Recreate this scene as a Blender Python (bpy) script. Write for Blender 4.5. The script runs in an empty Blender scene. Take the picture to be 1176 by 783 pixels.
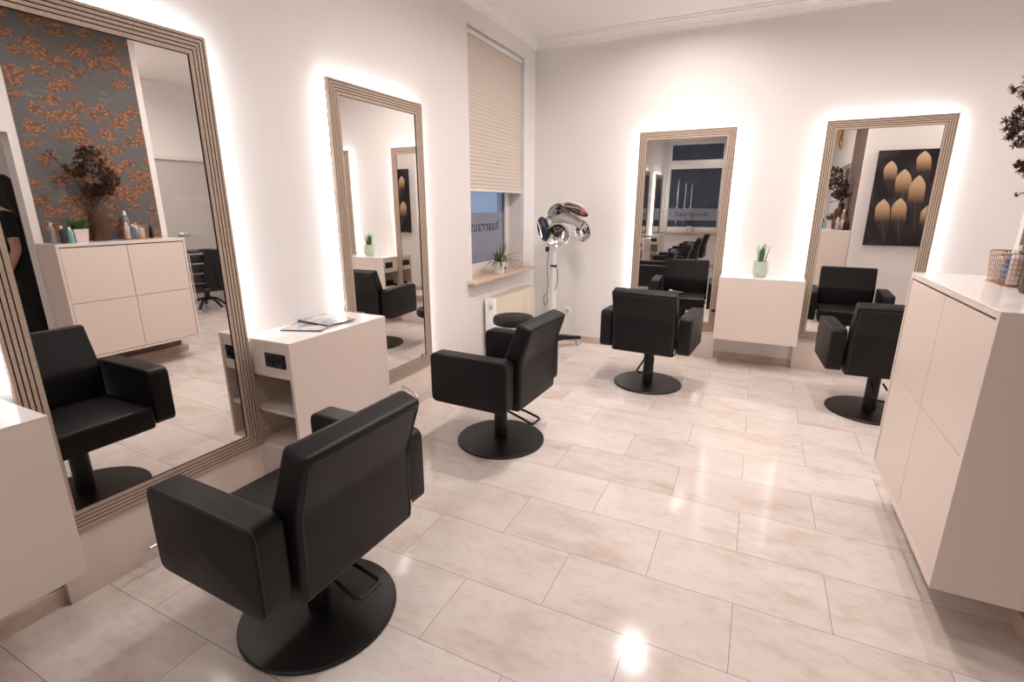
import bpy, bmesh, math, random
from mathutils import Vector, Matrix
random.seed(7)
PI = math.pi
SC = bpy.context.scene
COL = SC.collection

# ------------------------------------------------------------------ camera, world, lights, exposure
cam_d = bpy.data.cameras.new('camera'); cam = bpy.data.objects.new('camera', cam_d); COL.objects.link(cam)
cam.location = (2.2777, 0.0, 1.5)
cam.rotation_euler = (PI/2 - 0.2659, 0.0005, 0.4516)
cam_d.sensor_width = 36; cam_d.lens = 572.23/1176*36; cam_d.clip_start = 0.02
SC.camera = cam
SC.view_settings.view_transform = 'Standard'; SC.view_settings.look = 'None'
SC.view_settings.exposure = 0.14; SC.view_settings.gamma = 1.0; SC.view_settings.use_curve_mapping = False

world = bpy.data.worlds.new('dusk'); SC.world = world; world.use_nodes = True
wn = world.node_tree.nodes; wn['Background'].inputs[0].default_value = (0.17, 0.205, 0.29, 1); wn['Background'].inputs[1].default_value = 2.0

LED_STRENGTH = 30.0
LAMP_COL = (1.0, 0.895, 0.85)
LAMPS = [  # x, y, watts; first placed from its floor glint, others added fill
    (1.57, 4.40, 17), (2.75, 3.70, 15), (1.60, 2.95, 24), (2.15, 2.1, 13), (1.20, 0.5, 5), (1.3, -2.0, 13),
    (4.6, 3.4, 20), (4.5, 1.2, 12)]

# ------------------------------------------------------------------ materials
def mat(name, col=(0.8, 0.8, 0.8), rough=0.5, metal=0.0, spec=0.5, coat=0.0, emis=None, es=0.0, trans=0.0, ior=1.45, sheen=0.0):
    m = bpy.data.materials.new(name); m.use_nodes = True
    b = m.node_tree.nodes['Principled BSDF']
    b.inputs['Base Color'].default_value = (*col, 1); b.inputs['Roughness'].default_value = rough
    b.inputs['Metallic'].default_value = metal; b.inputs['Specular IOR Level'].default_value = spec
    b.inputs['Coat Weight'].default_value = coat; b.inputs['Transmission Weight'].default_value = trans
    b.inputs['IOR'].default_value = ior
    if emis: b.inputs['Emission Color'].default_value = (*emis, 1); b.inputs['Emission Strength'].default_value = es
    return m
def N(m, t, **kw):
    n = m.node_tree.nodes.new(t)
    for k, v in kw.items(): setattr(n, k, v)
    return n
def L(m, a, b): m.node_tree.links.new(a, b)
def bsdf(m): return m.node_tree.nodes['Principled BSDF']
def mixc(m, fac, a, b):
    n = N(m, 'ShaderNodeMix', data_type='RGBA')
    for i, v in ((0, fac), (6, a), (7, b)):
        if isinstance(v, (int, float)): n.inputs[i].default_value = v
        elif isinstance(v, tuple): n.inputs[i].default_value = (*v, 1)
        else: L(m, v, n.inputs[i])
    return n.outputs[2]
def ramp(m, src, stops):
    r = N(m, 'ShaderNodeValToRGB'); e = r.color_ramp.elements
    while len(e) < len(stops): e.new(0.5)
    for i, (p, c) in enumerate(stops): e[i].position = p; e[i].color = (*c, 1) if len(c) == 3 else c
    L(m, src, r.inputs[0]); return r.outputs[0]
def bump(m, h, strength=0.2, dist=0.01):
    b = N(m, 'ShaderNodeBump'); b.inputs['Strength'].default_value = strength; b.inputs['Distance'].default_value = dist
    L(m, h, b.inputs['Height']); L(m, b.outputs[0], bsdf(m).inputs['Normal'])
def noise(m, scale, detail=4, vec=None, rough=0.5):
    n = N(m, 'ShaderNodeTexNoise'); n.inputs['Scale'].default_value = scale; n.inputs['Detail'].default_value = detail; n.inputs['Roughness'].default_value = rough
    if vec is not None: L(m, vec, n.inputs['Vector'])
    return n
def coords(m, kind='Object', scale=(1, 1, 1), loc=(0, 0, 0)):
    t = N(m, 'ShaderNodeTexCoord'); mp = N(m, 'ShaderNodeMapping')
    mp.inputs['Scale'].default_value = scale; mp.inputs['Location'].default_value = loc
    L(m, t.outputs[kind], mp.inputs['Vector']); return mp.outputs[0]

M = {}
M['wall'] = mat('white_wall_paint', (0.80, 0.765, 0.745), 0.75)
bump(M['wall'], noise(M['wall'], 140, 3, coords(M['wall'])).outputs[0], 0.12, 0.003)
M['ceil'] = mat('ceiling_paint', (0.82, 0.78, 0.75), 0.8)
M['trim'] = mat('plaster_trim', (0.84, 0.80, 0.78), 0.6)

def floor_mat():
    m = mat('travertine_tile', (0.8, 0.7, 0.6), 0.2, spec=0.5)
    t = N(m, 'ShaderNodeTexCoord'); mp = N(m, 'ShaderNodeMapping'); mp.inputs['Location'].default_value = (-1.345, -1.4881, 0)
    L(m, t.outputs['Object'], mp.inputs['Vector'])
    br = N(m, 'ShaderNodeTexBrick'); br.offset = 0.5; br.offset_frequency = 2; br.squash = 1.0
    L(m, mp.outputs[0], br.inputs['Vector'])
    for k, v in (('Scale', 1.0), ('Mortar Size', 0.0011), ('Mortar Smooth', 0.3), ('Bias', 0.0), ('Brick Width', 0.6702), ('Row Height', 0.3343)): br.inputs[k].default_value = v
    br.inputs['Color1'].default_value = (0, 0, 0, 1); br.inputs['Color2'].default_value = (1, 1, 1, 1); br.inputs['Mortar'].default_value = (0.5, 0.5, 0.5, 1)
    # shift the veining from tile to tile
    sh = N(m, 'ShaderNodeVectorMath', operation='MULTIPLY_ADD'); L(m, br.outputs['Color'], sh.inputs[0]); sh.inputs[1].default_value = (7, 5, 3); L(m, mp.outputs[0], sh.inputs[2])
    st = N(m, 'ShaderNodeMapping'); st.inputs['Scale'].default_value = (1.0, 2.1, 1); L(m, sh.outputs[0], st.inputs['Vector'])
    n1 = noise(m, 2.6, 6, st.outputs[0], 0.6); n2 = noise(m, 14, 8, st.outputs[0], 0.65); n3 = noise(m, 45, 4, st.outputs[0], 0.7)
    c = ramp(m, n1.outputs[0], [(0.28, (0.61, 0.515, 0.455)), (0.46, (0.73, 0.66, 0.615)), (0.68, (0.775, 0.725, 0.69))])
    c2 = ramp(m, n2.outputs[0], [(0.36, (0.88, 0.84, 0.81)), (0.50, (1, 1, 1))])
    mu = N(m, 'ShaderNodeMix', data_type='RGBA', blend_type='MULTIPLY'); mu.inputs[0].default_value = 0.6; L(m, c, mu.inputs[6]); L(m, c2, mu.inputs[7])
    c3 = ramp(m, n3.outputs[0], [(0.27, (0.6, 0.52, 0.47)), (0.36, (1, 1, 1))])
    m3 = N(m, 'ShaderNodeMix', data_type='RGBA', blend_type='MULTIPLY'); m3.inputs[0].default_value = 0.3; L(m, mu.outputs[2], m3.inputs[6]); L(m, c3, m3.inputs[7])
    tv = ramp(m, br.outputs['Color'], [(0.0, (0.93, 0.92, 0.91)), (1.0, (1.0, 1.0, 1.0))])
    m4 = N(m, 'ShaderNodeMix', data_type='RGBA', blend_type='MULTIPLY'); m4.inputs[0].default_value = 1; L(m, m3.outputs[2], m4.inputs[6]); L(m, tv, m4.inputs[7])
    fin = mixc(m, br.outputs['Fac'], m4.outputs[2], (0.16, 0.11, 0.085))
    L(m, fin, bsdf(m).inputs['Base Color'])
    rr = ramp(m, n2.outputs[0], [(0.3, (0.15,)*3), (0.7, (0.08,)*3)]); L(m, rr, bsdf(m).inputs['Roughness'])
    iv = N(m, 'ShaderNodeMath', operation='SUBTRACT'); iv.inputs[0].default_value = 1; L(m, br.outputs['Fac'], iv.inputs[1])
    bump(m, iv.outputs[0], 0.25, 0.002)
    return m
M['floor'] = floor_mat()

def base_mat():
    m = mat('travertine_skirting', (0.6, 0.45, 0.36), 0.3)
    n = noise(m, 6, 6, coords(m, 'Object', (1, 1, 3)))
    L(m, ramp(m, n.outputs[0], [(0.3, (0.50, 0.37, 0.29)), (0.7, (0.66, 0.54, 0.45))]), bsdf(m).inputs['Base Color'])
    return m
M['base'] = base_mat()

def leather():
    m = mat('black_leatherette', (0.0062, 0.0054, 0.0066), 0.37, spec=0.34)
    v = N(m, 'ShaderNodeTexVoronoi'); v.inputs['Scale'].default_value = 420; L(m, coords(m), v.inputs['Vector'])
    bump(m, v.outputs['Distance'], 0.18, 0.001)
    n = noise(m, 5, 4, coords(m)); L(m, ramp(m, n.outputs[0], [(0.3, (0.40,)*3), (0.7, (0.50,)*3)]), bsdf(m).inputs['Roughness'])
    return m
M['leather'] = leather()
M['seam'] = mat('seam_thread', (0.035, 0.032, 0.033), 0.5)
M['blackmetal'] = mat('black_powder_coated_steel', (0.010, 0.009, 0.009), 0.38, spec=0.4)
M['blackplastic'] = mat('black_plastic', (0.012, 0.012, 0.013), 0.25)
M['rubber'] = mat('dark_rubber', (0.03, 0.03, 0.03), 0.7)
M['chrome'] = mat('chrome', (0.86, 0.85, 0.84), 0.08, 1.0)
M['steel'] = mat('brushed_steel', (0.75, 0.74, 0.72), 0.28, 1.0)
M['console'] = mat('cream_lacquer', (0.775, 0.668, 0.600), 0.3, spec=0.4)
M['contop'] = mat('gloss_top_painted_sheen', (0.86, 0.82, 0.79), 0.10, spec=0.55)  # cream tops coloured whiter: their reflected light is put into the base colour
M['conin'] = mat('cream_board_inside', (0.80, 0.66, 0.555), 0.5)
M['dark'] = mat('dark_gap', (0.03, 0.022, 0.018), 0.8)
M['socket'] = mat('black_socket_plastic', (0.012, 0.014, 0.018), 0.25)
M['mirror'] = mat('mirror_silver', (0.88, 0.865, 0.85), 0.0, 1.0)
M['led'] = mat('led_strip', (1, 1, 1), 0.5, emis=(0.95, 0.975, 1.0), es=LED_STRENGTH)
def wood(name, a, b, sc=(30, 2, 2), rough=0.5):
    m = mat(name, a, rough)
    n = noise(m, 12, 6, coords(m, 'Object', sc), 0.65)
    L(m, ramp(m, n.outputs[0], [(0.3, a), (0.7, b)]), bsdf(m).inputs['Base Color']); return m
M['slat'] = wood('oak_veneer_strip', (0.40, 0.30, 0.23), (0.60, 0.47, 0.375), (14, 14, 14))
M['groove'] = mat('black_groove', (0.006, 0.006, 0.007), 0.7)
M['sill'] = wood('oak_sill', (0.56, 0.40, 0.28), (0.68, 0.52, 0.39), (12, 1.2, 8), 0.35)
M['pvc'] = mat('white_window_frame', (0.76, 0.72, 0.68), 0.35)
M['radiator'] = mat('cream_radiator_enamel', (0.78, 0.69, 0.58), 0.35)
M['radend'] = mat('white_radiator_enamel', (0.86, 0.83, 0.80), 0.35)
M['blind'] = mat('beige_pleated_fabric', (0.64, 0.56, 0.495), 0.9)
M['whiteplastic'] = mat('white_plastic', (0.80, 0.77, 0.74), 0.35)
M['greyplastic'] = mat('pale_grey_plastic', (0.55, 0.52, 0.50), 0.3)
M['mint'] = mat('mint_ceramic', (0.50, 0.58, 0.47), 0.25)
M['whitepot'] = mat('white_ceramic', (0.82, 0.80, 0.79), 0.25)
M['pinkpot'] = mat('pale_pink_ceramic', (0.72, 0.56, 0.55), 0.4)
M['soil'] = mat('potting_soil', (0.03, 0.02, 0.015), 0.9)
def leafm(name, a, b, sc=20):
    m = mat(name, a, 0.4); n = noise(m, sc, 3, coords(m))
    L(m, ramp(m, n.outputs[0], [(0.35, a), (0.65, b)]), bsdf(m).inputs['Base Color']); return m
M['leafdark'] = leafm('dark_green_leaf', (0.018, 0.06, 0.012), (0.05, 0.13, 0.03))
M['leafsans'] = leafm('banded_green_leaf', (0.02, 0.085, 0.015), (0.09, 0.21, 0.045), 60)
M['leafgrass'] = leafm('olive_grassy_leaf', (0.03, 0.055, 0.018), (0.11, 0.13, 0.04))
M['orange'] = mat('dried_orange_bract', (0.65, 0.26, 0.08), 0.6)
M['dried'] = leafm('dried_brown_flower', (0.045, 0.020, 0.010), (0.12, 0.055, 0.03), 60)
M['driedstem'] = mat('dried_stem', (0.06, 0.04, 0.02), 0.7)
M['brownglass'] = mat('brown_ribbed_glass', (0.10, 0.052, 0.032), 0.12, trans=0.2, ior=1.4)
M['copper'] = mat('copper_wire', (0.62, 0.38, 0.24), 0.3, 1.0)
M['blue'] = mat('blue_bottle', (0.02, 0.16, 0.34), 0.3)
M['teal'] = mat('teal_bottle', (0.18, 0.38, 0.38), 0.3)
M['navy'] = mat('dark_navy_bottle', (0.02, 0.03, 0.06), 0.25)
M['clearwhite'] = mat('milky_white_bottle', (0.75, 0.70, 0.68), 0.3)
M['taupe'] = mat('grey_taupe_bottle', (0.26, 0.20, 0.19), 0.35)
M['gold'] = mat('antique_gold', (0.70, 0.42, 0.13), 0.35, 1.0)
M['skin'] = mat('skin', (0.55, 0.30, 0.21), 0.5)
M['hair'] = mat('dark_brown_hair', (0.012, 0.008, 0.006), 0.5)
M['cloth'] = mat('black_cloth', (0.008, 0.008, 0.010), 0.85)
M['shoe'] = mat('black_shoe', (0.01, 0.01, 0.01), 0.4)
def glassm():
    m = bpy.data.materials.new('window_glass'); m.use_nodes = True; nt = m.node_tree; nt.nodes.clear()
    o = N(m, 'ShaderNodeOutputMaterial'); mx = N(m, 'ShaderNodeMixShader'); t = N(m, 'ShaderNodeBsdfTransparent'); g = N(m, 'ShaderNodeBsdfGlossy'); f = N(m, 'ShaderNodeFresnel')
    t.inputs[0].default_value = (0.80, 0.84, 0.88, 1); g.inputs['Roughness'].default_value = 0.0; f.inputs[0].default_value = 1.5
    ge = N(m, 'ShaderNodeNewGeometry'); iv = N(m, 'ShaderNodeMath', operation='SUBTRACT'); iv.inputs[0].default_value = 1; L(m, ge.outputs['Backfacing'], iv.inputs[1])
    fm = N(m, 'ShaderNodeMath', operation='MULTIPLY'); L(m, f.outputs[0], fm.inputs[0]); L(m, iv.outputs[0], fm.inputs[1])
    L(m, fm.outputs[0], mx.inputs[0]); L(m, t.outputs[0], mx.inputs[1]); L(m, g.outputs[0], mx.inputs[2]); L(m, mx.outputs[0], o.inputs[0]); return m
M['glass'] = glassm()
def frostm(name, col, tr=0.5):
    m = bpy.data.materials.new(name); m.use_nodes = True; nt = m.node_tree; nt.nodes.clear()
    o = N(m, 'ShaderNodeOutputMaterial'); mx = N(m, 'ShaderNodeMixShader'); t = N(m, 'ShaderNodeBsdfTranslucent'); d = N(m, 'ShaderNodeBsdfDiffuse')
    t.inputs[0].default_value = (*col, 1); d.inputs[0].default_value = (*col, 1); mx.inputs[0].default_value = tr
    L(m, d.outputs[0], mx.inputs[1]); L(m, t.outputs[0], mx.inputs[2]); L(m, mx.outputs[0], o.inputs[0]); return m
M['frost'] = frostm('frosted_film', (0.50, 0.51, 0.56), 0.55)
M['frostdoor'] = mat('frosted_door_glass', (0.50, 0.47, 0.44), 0.4)
M['letter'] = mat('dark_lettering', (0.03, 0.035, 0.05), 0.5)
M['letterpale'] = mat('pale_lettering', (0.60, 0.57, 0.545), 0.5)

def wallpaper():
    m = mat('blossom_wallpaper', (0.1, 0.1, 0.1), 0.6)
    v = coords(m, 'Object', (1, 1.0, 1.55))
    wob = noise(m, 9, 4, v, 0.6); ad = N(m, 'ShaderNodeVectorMath', operation='MULTIPLY_ADD'); L(m, wob.outputs['Color'], ad.inputs[0]); ad.inputs[1].default_value = (0.13,)*3; L(m, v, ad.inputs[2])
    cl = N(m, 'ShaderNodeTexVoronoi'); cl.inputs['Scale'].default_value = 5.8; cl.inputs['Randomness'].default_value = 0.8; L(m, ad.outputs[0], cl.inputs['Vector'])
    mask = ramp(m, cl.outputs['Distance'], [(0.42, (1, 1, 1)), (0.50, (0, 0, 0))])
    pet = N(m, 'ShaderNodeTexVoronoi'); pet.inputs['Scale'].default_value = 36; L(m, ad.outputs[0], pet.inputs['Vector'])
    pc = ramp(m, pet.outputs['Distance'], [(0.10, (0.42, 0.21, 0.10)), (0.35, (0.30, 0.13, 0.06)), (0.62, (0.13, 0.062, 0.038)), (0.85, (0.09, 0.07, 0.062))])
    br = noise(m, 3.3, 2, v); th = N(m, 'ShaderNodeMath', operation='SUBTRACT'); L(m, br.outputs[0], th.inputs[0]); th.inputs[1].default_value = 0.5
    ab = N(m, 'ShaderNodeMath', operation='ABSOLUTE'); L(m, th.outputs[0], ab.inputs[0])
    bg = ramp(m, ab.outputs[0], [(0.0, (0.19, 0.175, 0.16)), (0.006, (0.108, 0.103, 0.103))])
    L(m, mixc(m, mask, bg, pc), bsdf(m).inputs['Base Color'])
    bump(m, mask, 0.2, 0.002)
    return m
M['wallpaper'] = wallpaper()

# ------------------------------------------------------------------ mesh helpers
class MB:
    def __init__(s): s.bm = bmesh.new()
    def _x(s, verts, mtx):
        if mtx is not None: bmesh.ops.transform(s.bm, matrix=mtx, verts=verts)
    def box(s, x0, x1, y0, y1, z0, z1, bev=0.0, seg=2, mtx=None):
        r = bmesh.ops.create_cube(s.bm, size=1.0); v = r['verts']
        bmesh.ops.transform(s.bm, verts=v, matrix=Matrix.Translation(((x0+x1)/2, (y0+y1)/2, (z0+z1)/2)) @ Matrix.Diagonal((abs(x1-x0), abs(y1-y0), abs(z1-z0), 1)))
        if bev > 0:
            ed = list({e for q in v for e in q.link_edges})
            r2 = bmesh.ops.bevel(s.bm, geom=ed, offset=bev, segments=seg, profile=0.5, affect='EDGES')
            v = list({q for f in r2['faces'] for q in f.verts} | {q for q in v if q.is_valid})
        s._x(v, mtx); return s
    def cyl(s, x, y, z0, z1, r, r2=None, n=32, mtx=None, bev=0):
        r2 = r if r2 is None else r2
        prof = [(0, z0), (r-bev, z0), (r, z0+bev), (r2, z1-bev), (r2-bev, z1), (0, z1)] if bev else [(0, z0), (r, z0), (r2, z1), (0, z1)]
        return s.lathe(prof, (x, y, 0), n, mtx)
    def lathe(s, prof, at=(0, 0, 0), n=32, mtx=None):
        rings = []; allv = []
        for (r, z) in prof:
            if r < 1e-6: q = [s.bm.verts.new((at[0], at[1], at[2]+z))]
            else: q = [s.bm.verts.new((at[0]+r*math.cos(2*PI*i/n), at[1]+r*math.sin(2*PI*i/n), at[2]+z)) for i in range(n)]
            rings.append(q); allv += q
        for a, b in zip(rings, rings[1:]):
            for i in range(n):
                j = (i+1) % n
                if len(a) == 1 and len(b) == 1: continue
                if len(a) == 1: s.bm.faces.new((a[0], b[i], b[j]))
                elif len(b) == 1: s.bm.faces.new((a[i], a[j], b[0]))
                else: s.bm.faces.new((a[i], a[j], b[j], b[i]))
        s._x(allv, mtx); return s
    def tube(s, pts, r, n=10, closed=False, radii=None):
        P = [Vector(p) for p in pts]; k = len(P); rings = []
        up = None
        for i in range(k):
            if closed: t = (P[(i+1) % k]-P[i-1]).normalized()
            else: t = (P[min(i+1, k-1)]-P[max(i-1, 0)]).normalized()
            if up is None: up = t.orthogonal().normalized()
            up = (up - t*up.dot(t)); up = up.normalized() if up.length > 1e-5 else t.orthogonal().normalized()
            w = t.cross(up); rr = radii[i] if radii else r
            rings.append([s.bm.verts.new(P[i] + (up*math.cos(2*PI*j/n) + w*math.sin(2*PI*j/n))*rr) for j in range(n)])
        for i in range(k if closed else k-1):
            a, b = rings[i], rings[(i+1) % k]
            for j in range(n): s.bm.faces.new((a[j], a[(j+1) % n], b[(j+1) % n], b[j]))
        if not closed:
            s.bm.faces.new(rings[0][::-1]); s.bm.faces.new(rings[-1])
        return s
    def prism(s, pts, axis, a, b, bev=0.0, seg=2, mtx=None):
        # pts: 2D outline; axis 0: (y,z) extruded along x, 1: (x,z) along y, 2: (x,y) along z
        def P(p, t): return {0: (t, p[0], p[1]), 1: (p[0], t, p[1]), 2: (p[0], p[1], t)}[axis]
        A = [s.bm.verts.new(P(p, a)) for p in pts]; B = [s.bm.verts.new(P(p, b)) for p in pts]
        fs = [s.bm.faces.new(A[::-1]), s.bm.faces.new(B)]
        k = len(pts)
        for i in range(k): fs.append(s.bm.faces.new((A[i], A[(i+1) % k], B[(i+1) % k], B[i])))
        v = A+B
        if bev > 0:
            ed = list(set(fs[0].edges) | set(fs[1].edges))
            r2 = bmesh.ops.bevel(s.bm, geom=ed, offset=bev, segments=seg, profile=0.5, affect='EDGES')
            v = list({q for f in r2['faces'] for q in f.verts} | {q for q in v if q.is_valid})
        s._x(v, mtx); return s
    def ball(s, c, r, sc=(1, 1, 1), sub=2, mtx=None):
        q = bmesh.ops.create_icosphere(s.bm, subdivisions=sub, radius=r)['verts']
        bmesh.ops.transform(s.bm, verts=q, matrix=Matrix.Translation(c) @ Matrix.Diagonal((*sc, 1)))
        s._x(q, mtx); return s
    def face(s, pts): s.bm.faces.new([s.bm.verts.new(p) for p in pts]); return s
    def build(s, name, m, parent=None, smooth=True, loc=(0, 0, 0), rz=0, angle=35):
        bmesh.ops.recalc_face_normals(s.bm, faces=s.bm.faces[:])
        me = bpy.data.meshes.new(name); s.bm.to_mesh(me); s.bm.free()
        me.materials.append(m if not isinstance(m, str) else M[m])
        if smooth:
            for p in me.polygons: p.use_smooth = True
            try: me.set_sharp_from_angle(angle=math.radians(angle))
            except Exception: pass
        o = bpy.data.objects.new(name, me); COL.objects.link(o)
        o.parent = parent; o.location = loc; o.rotation_euler = (0, 0, rz)
        return o
def rrect(x0, x1, y0, y1, r, n=5):
    out = []
    for cx, cy, a0 in ((x1-r, y0+r, -90), (x1-r, y1-r, 0), (x0+r, y1-r, 90), (x0+r, y0+r, 180)):
        for i in range(n+1):
            a = math.radians(a0 + 90*i/n); out.append((cx+r*math.cos(a), cy+r*math.sin(a)))
    return out
def roundpoly(pts, r, n=4):
    out = []; k = len(pts)
    for i in range(k):
        p = Vector(pts[i]); a = (Vector(pts[i-1])-p); b = (Vector(pts[(i+1) % k])-p)
        rr = min(r, a.length*0.45, b.length*0.45)
        p0 = p + a.normalized()*rr; p1 = p + b.normalized()*rr
        for j in range(n+1):
            t = j/n; q = p0*(1-t)**2 + p*2*t*(1-t) + p1*t*t; out.append((q.x, q.y))
    return out
def offset_poly(pts, d):
    # move every side of a convex outline inwards by d
    k = len(pts); area = sum(pts[i][0]*pts[(i+1) % k][1]-pts[(i+1) % k][0]*pts[i][1] for i in range(k)); sg = 1 if area > 0 else -1
    lines = []
    for i in range(k):
        p = Vector(pts[i]); e = (Vector(pts[(i+1) % k])-p).normalized(); nrm = Vector((-e.y, e.x))*sg
        lines.append((p+nrm*d, e))
    out = []
    for i in range(k):
        p, e = lines[i-1]; q, f = lines[i]; den = e.x*f.y-e.y*f.x
        t = ((q.x-p.x)*f.y-(q.y-p.y)*f.x)/den; out.append((p.x+e.x*t, p.y+e.y*t))
    return out
def soft_prism(pts, a, b, r, bev, n=6, seg=4):
    # cushion extruded along x with softly rolled edges
    mb = MB(); rings = []
    def outline(d): return roundpoly(offset_poly(pts, d) if d > 1e-6 else pts, max(0.004, (r-d)*1.0), n)
    stn = []
    for i in range(seg+1):
        th = PI/2*i/seg; stn.append((a+bev*(1-math.sin(th)), bev*(1-math.cos(th))))
    stn = stn[::-1]
    stn = [(a+bev*(1-math.cos(PI/2*i/seg)), bev*(1-math.sin(PI/2*i/seg))) for i in range(seg+1)]
    stn += [(b-bev*(1-math.cos(PI/2*i/seg)), bev*(1-math.sin(PI/2*i/seg))) for i in range(seg, -1, -1)]
    for x, d in stn: rings.append([mb.bm.verts.new((x, p[0], p[1])) for p in outline(d)])
    for A, B in zip(rings, rings[1:]):
        k = len(A)
        for q in range(k): mb.bm.faces.new((A[q], A[(q+1) % k], B[(q+1) % k], B[q]))
    mb.bm.faces.new(rings[0][::-1]); mb.bm.faces.new(rings[-1]); return mb
def tag(o, label, cat, group=None, kind=None):
    o['label'] = label; o['category'] = cat
    if group: o['group'] = group
    if kind: o['kind'] = kind
    return o
def thing(name, label, cat, loc=(0, 0, 0), rz=0, group=None):
    o = bpy.data.objects.new(name, None); COL.objects.link(o); o.location = loc; o.rotation_euler = (0, 0, rz); o.empty_display_size = 0.1
    return tag(o, label, cat, group)
def struct(o): o['kind'] = 'structure'; return o
def copy_tree(o, parent=None):
    c = o.copy(); COL.objects.link(c); c.parent = parent
    for ch in list(o.children): copy_tree(ch, c)
    return c
def text_mesh(name, s, size, m, parent, mtx, depth=0.0008, spacing=1.1):
    cu = bpy.data.curves.new(name, 'FONT'); cu.body = s; cu.size = size; cu.extrude = depth; cu.align_x = 'CENTER'; cu.align_y = 'CENTER'; cu.space_character = spacing
    t = bpy.data.objects.new(name+'_tmp', cu); COL.objects.link(t)
    dg = bpy.context.evaluated_depsgraph_get(); me = bpy.data.meshes.new_from_object(t.evaluated_get(dg))
    COL.objects.unlink(t); bpy.data.objects.remove(t)
    me.transform(mtx); me.materials.clear(); me.materials.append(m)
    o = bpy.data.objects.new(name, me); COL.objects.link(o); o.parent = parent; return o

# ------------------------------------------------------------------ room shell
H = 3.12; D = 5.26; XW = 3.30; T = 0.14
struct(MB().box(-0.35, 5.75, -3.3, 5.45, -0.12, 0.0).build('floor', 'floor', smooth=False))
struct(MB().box(-0.35, 5.75, -3.3, 5.45, H, H+0.12).build('ceiling', 'ceil', smooth=False))
def wall(name, boxes, m='wall'):
    b = MB()
    for q in boxes: b.box(*q)
    return struct(b.build(name, m, smooth=False))
WY0, WY1, WZ0, WZ1 = 3.875, 4.985, 0.85, 2.90        # window recess of the left wall
wall('wall_left', [(-0.32, 0, -3.0, WY0, 0, H), (-0.32, 0, WY1, D, 0, H), (-0.32, 0, WY0, WY1, 0, WZ0-0.03), (-0.32, 0, WY0, WY1, WZ1, H)])
wall('wall_far', [(-0.32, 5.75, D, D+0.18, 0, H)])
BX0, BX1, BZ0, BZ1 = -0.0, 1.42, 0.85, 3.02
wall('wall_back', [(-0.32, BX0+0.02, -3.25, -3.0, 0, H), (BX1, 5.75, -3.25, -3.0, 0, H), (BX0+0.02, BX1, -3.25, -3.0, 0, BZ0-0.03), (BX0+0.02, BX1, -3.25, -3.0, BZ1, H)])
OY0, OY1, OZ = 0.35, 1.93, 2.06                      # passage in the right wall
wall('wall_right', [(XW, XW+T, -3.0, OY0, 0, H), (XW, XW+T, OY0, OY1, OZ, H), (XW, XW+T, OY1, 2.98, 0, H)])
wall('wall_picture', [(XW+T, 5.6, 2.84, 2.98, 0, H)])
wall('wall_entrance', [(5.6, 5.75, -3.0, 4.12, 0, H), (5.6, 5.75, 5.12, D, 0, H), (5.6, 5.75, 4.12, 5.12, 2.17, H)])
wp = struct(MB().box(XW-0.004, XW, 1.99, 2.925, 0.0, H-0.09).build('trim_1', 'wallpaper', smooth=False)); wp['label'] = 'grey wallpaper panel with copper blossoms behind the cabinet'
# plaster cornice along the walls
def cornice(name, p0, p1, nrm):
    prof = [(0, H), (0, 3.03), (0.012, 3.03), (0.016, 3.045), (0.03, 3.05), (0.035, 3.062), (0.06, 3.085), (0.078, 3.092), (0.082, 3.104), (0.10, 3.108), (0.105, H)]
    b = MB(); A = []; B = []
    d = (Vector(p1)-Vector(p0)).normalized()
    for (o, z) in prof:
        A.append(b.bm.verts.new((p0[0]+nrm[0]*o, p0[1]+nrm[1]*o, z))); B.append(b.bm.verts.new((p1[0]+nrm[0]*o, p1[1]+nrm[1]*o, z)))
    for i in range(len(prof)-1): b.bm.faces.new((A[i], A[i+1], B[i+1], B[i]))
    b.bm.faces.new(A); b.bm.faces.new(B[::-1])
    return struct(b.build(name, 'trim', smooth=False))
cornice('trim_2', (0, -3.0), (0, D), (1, 0)); cornice('trim_3', (0, D), (5.6, D), (0, -1)); cornice('trim_4', (XW, -3.0), (XW, 2.98), (-1, 0)); cornice('trim_5', (0, -3.0), (XW, -3.0), (0, 1))
# stone skirting
def skirt(name, x0, x1, y0, y1): return struct(MB().box(x0, x1, y0, y1, 0, 0.075, 0.002, 1).build(name, 'base', smooth=False))
skirt('baseboard_left', 0, 0.014, -3.0, D); skirt('baseboard_far', 0.014, 5.6, D-0.014, D); skirt('baseboard_right', XW-0.018, XW, 1.93, 2.98)
skirt('baseboard_back', 0.014, XW, -3.0, -2.986); skirt('baseboard_picture', XW, 5.6, 2.98, 2.994)
skirt('baseboard_entrance', 5.586, 5.6, 2.98, 4.0)

# ------------------------------------------------------------------ windows
def frosted_text(parent, s, size, mtx): return text_mesh('lettering', s, size, M['letter'], parent, mtx)
# left window (recessed): frame plane x about -0.16
w1 = struct(bpy.data.objects.new('window_1', None)); COL.objects.link(w1); w1.location = (0, 0, 0)
fb = MB(); fy0, fy1, fz0, fz1 = WY0-0.02, WY1+0.002, 0.84, WZ1
for q in [(fy0, fy0+0.10, fz0, fz1), (fy1-0.10, fy1, fz0, fz1), (fy0+0.10, fy1-0.10, fz0, fz0+0.11), (fy0+0.10, fy1-0.10, fz1-0.1, fz1), (fy0+0.10, fy1-0.10, 2.2, 2.30)]:
    fb.box(-0.24, -0.165, q[0], q[1], q[2], q[3], 0.006, 2)
struct(fb.build('window_frame', 'pvc', w1))
struct(MB().box(-0.205, -0.199, fy0+0.10, fy1-0.10, fz0+0.11, fz1-0.10).build('pane', 'glass', w1, smooth=False))
struct(MB().box(-0.197, -0.196, fy0+0.10, fy1-0.112, fz0+0.11, 1.43).build('frosted_film', 'frost', w1, smooth=False))
gk = MB()
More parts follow.
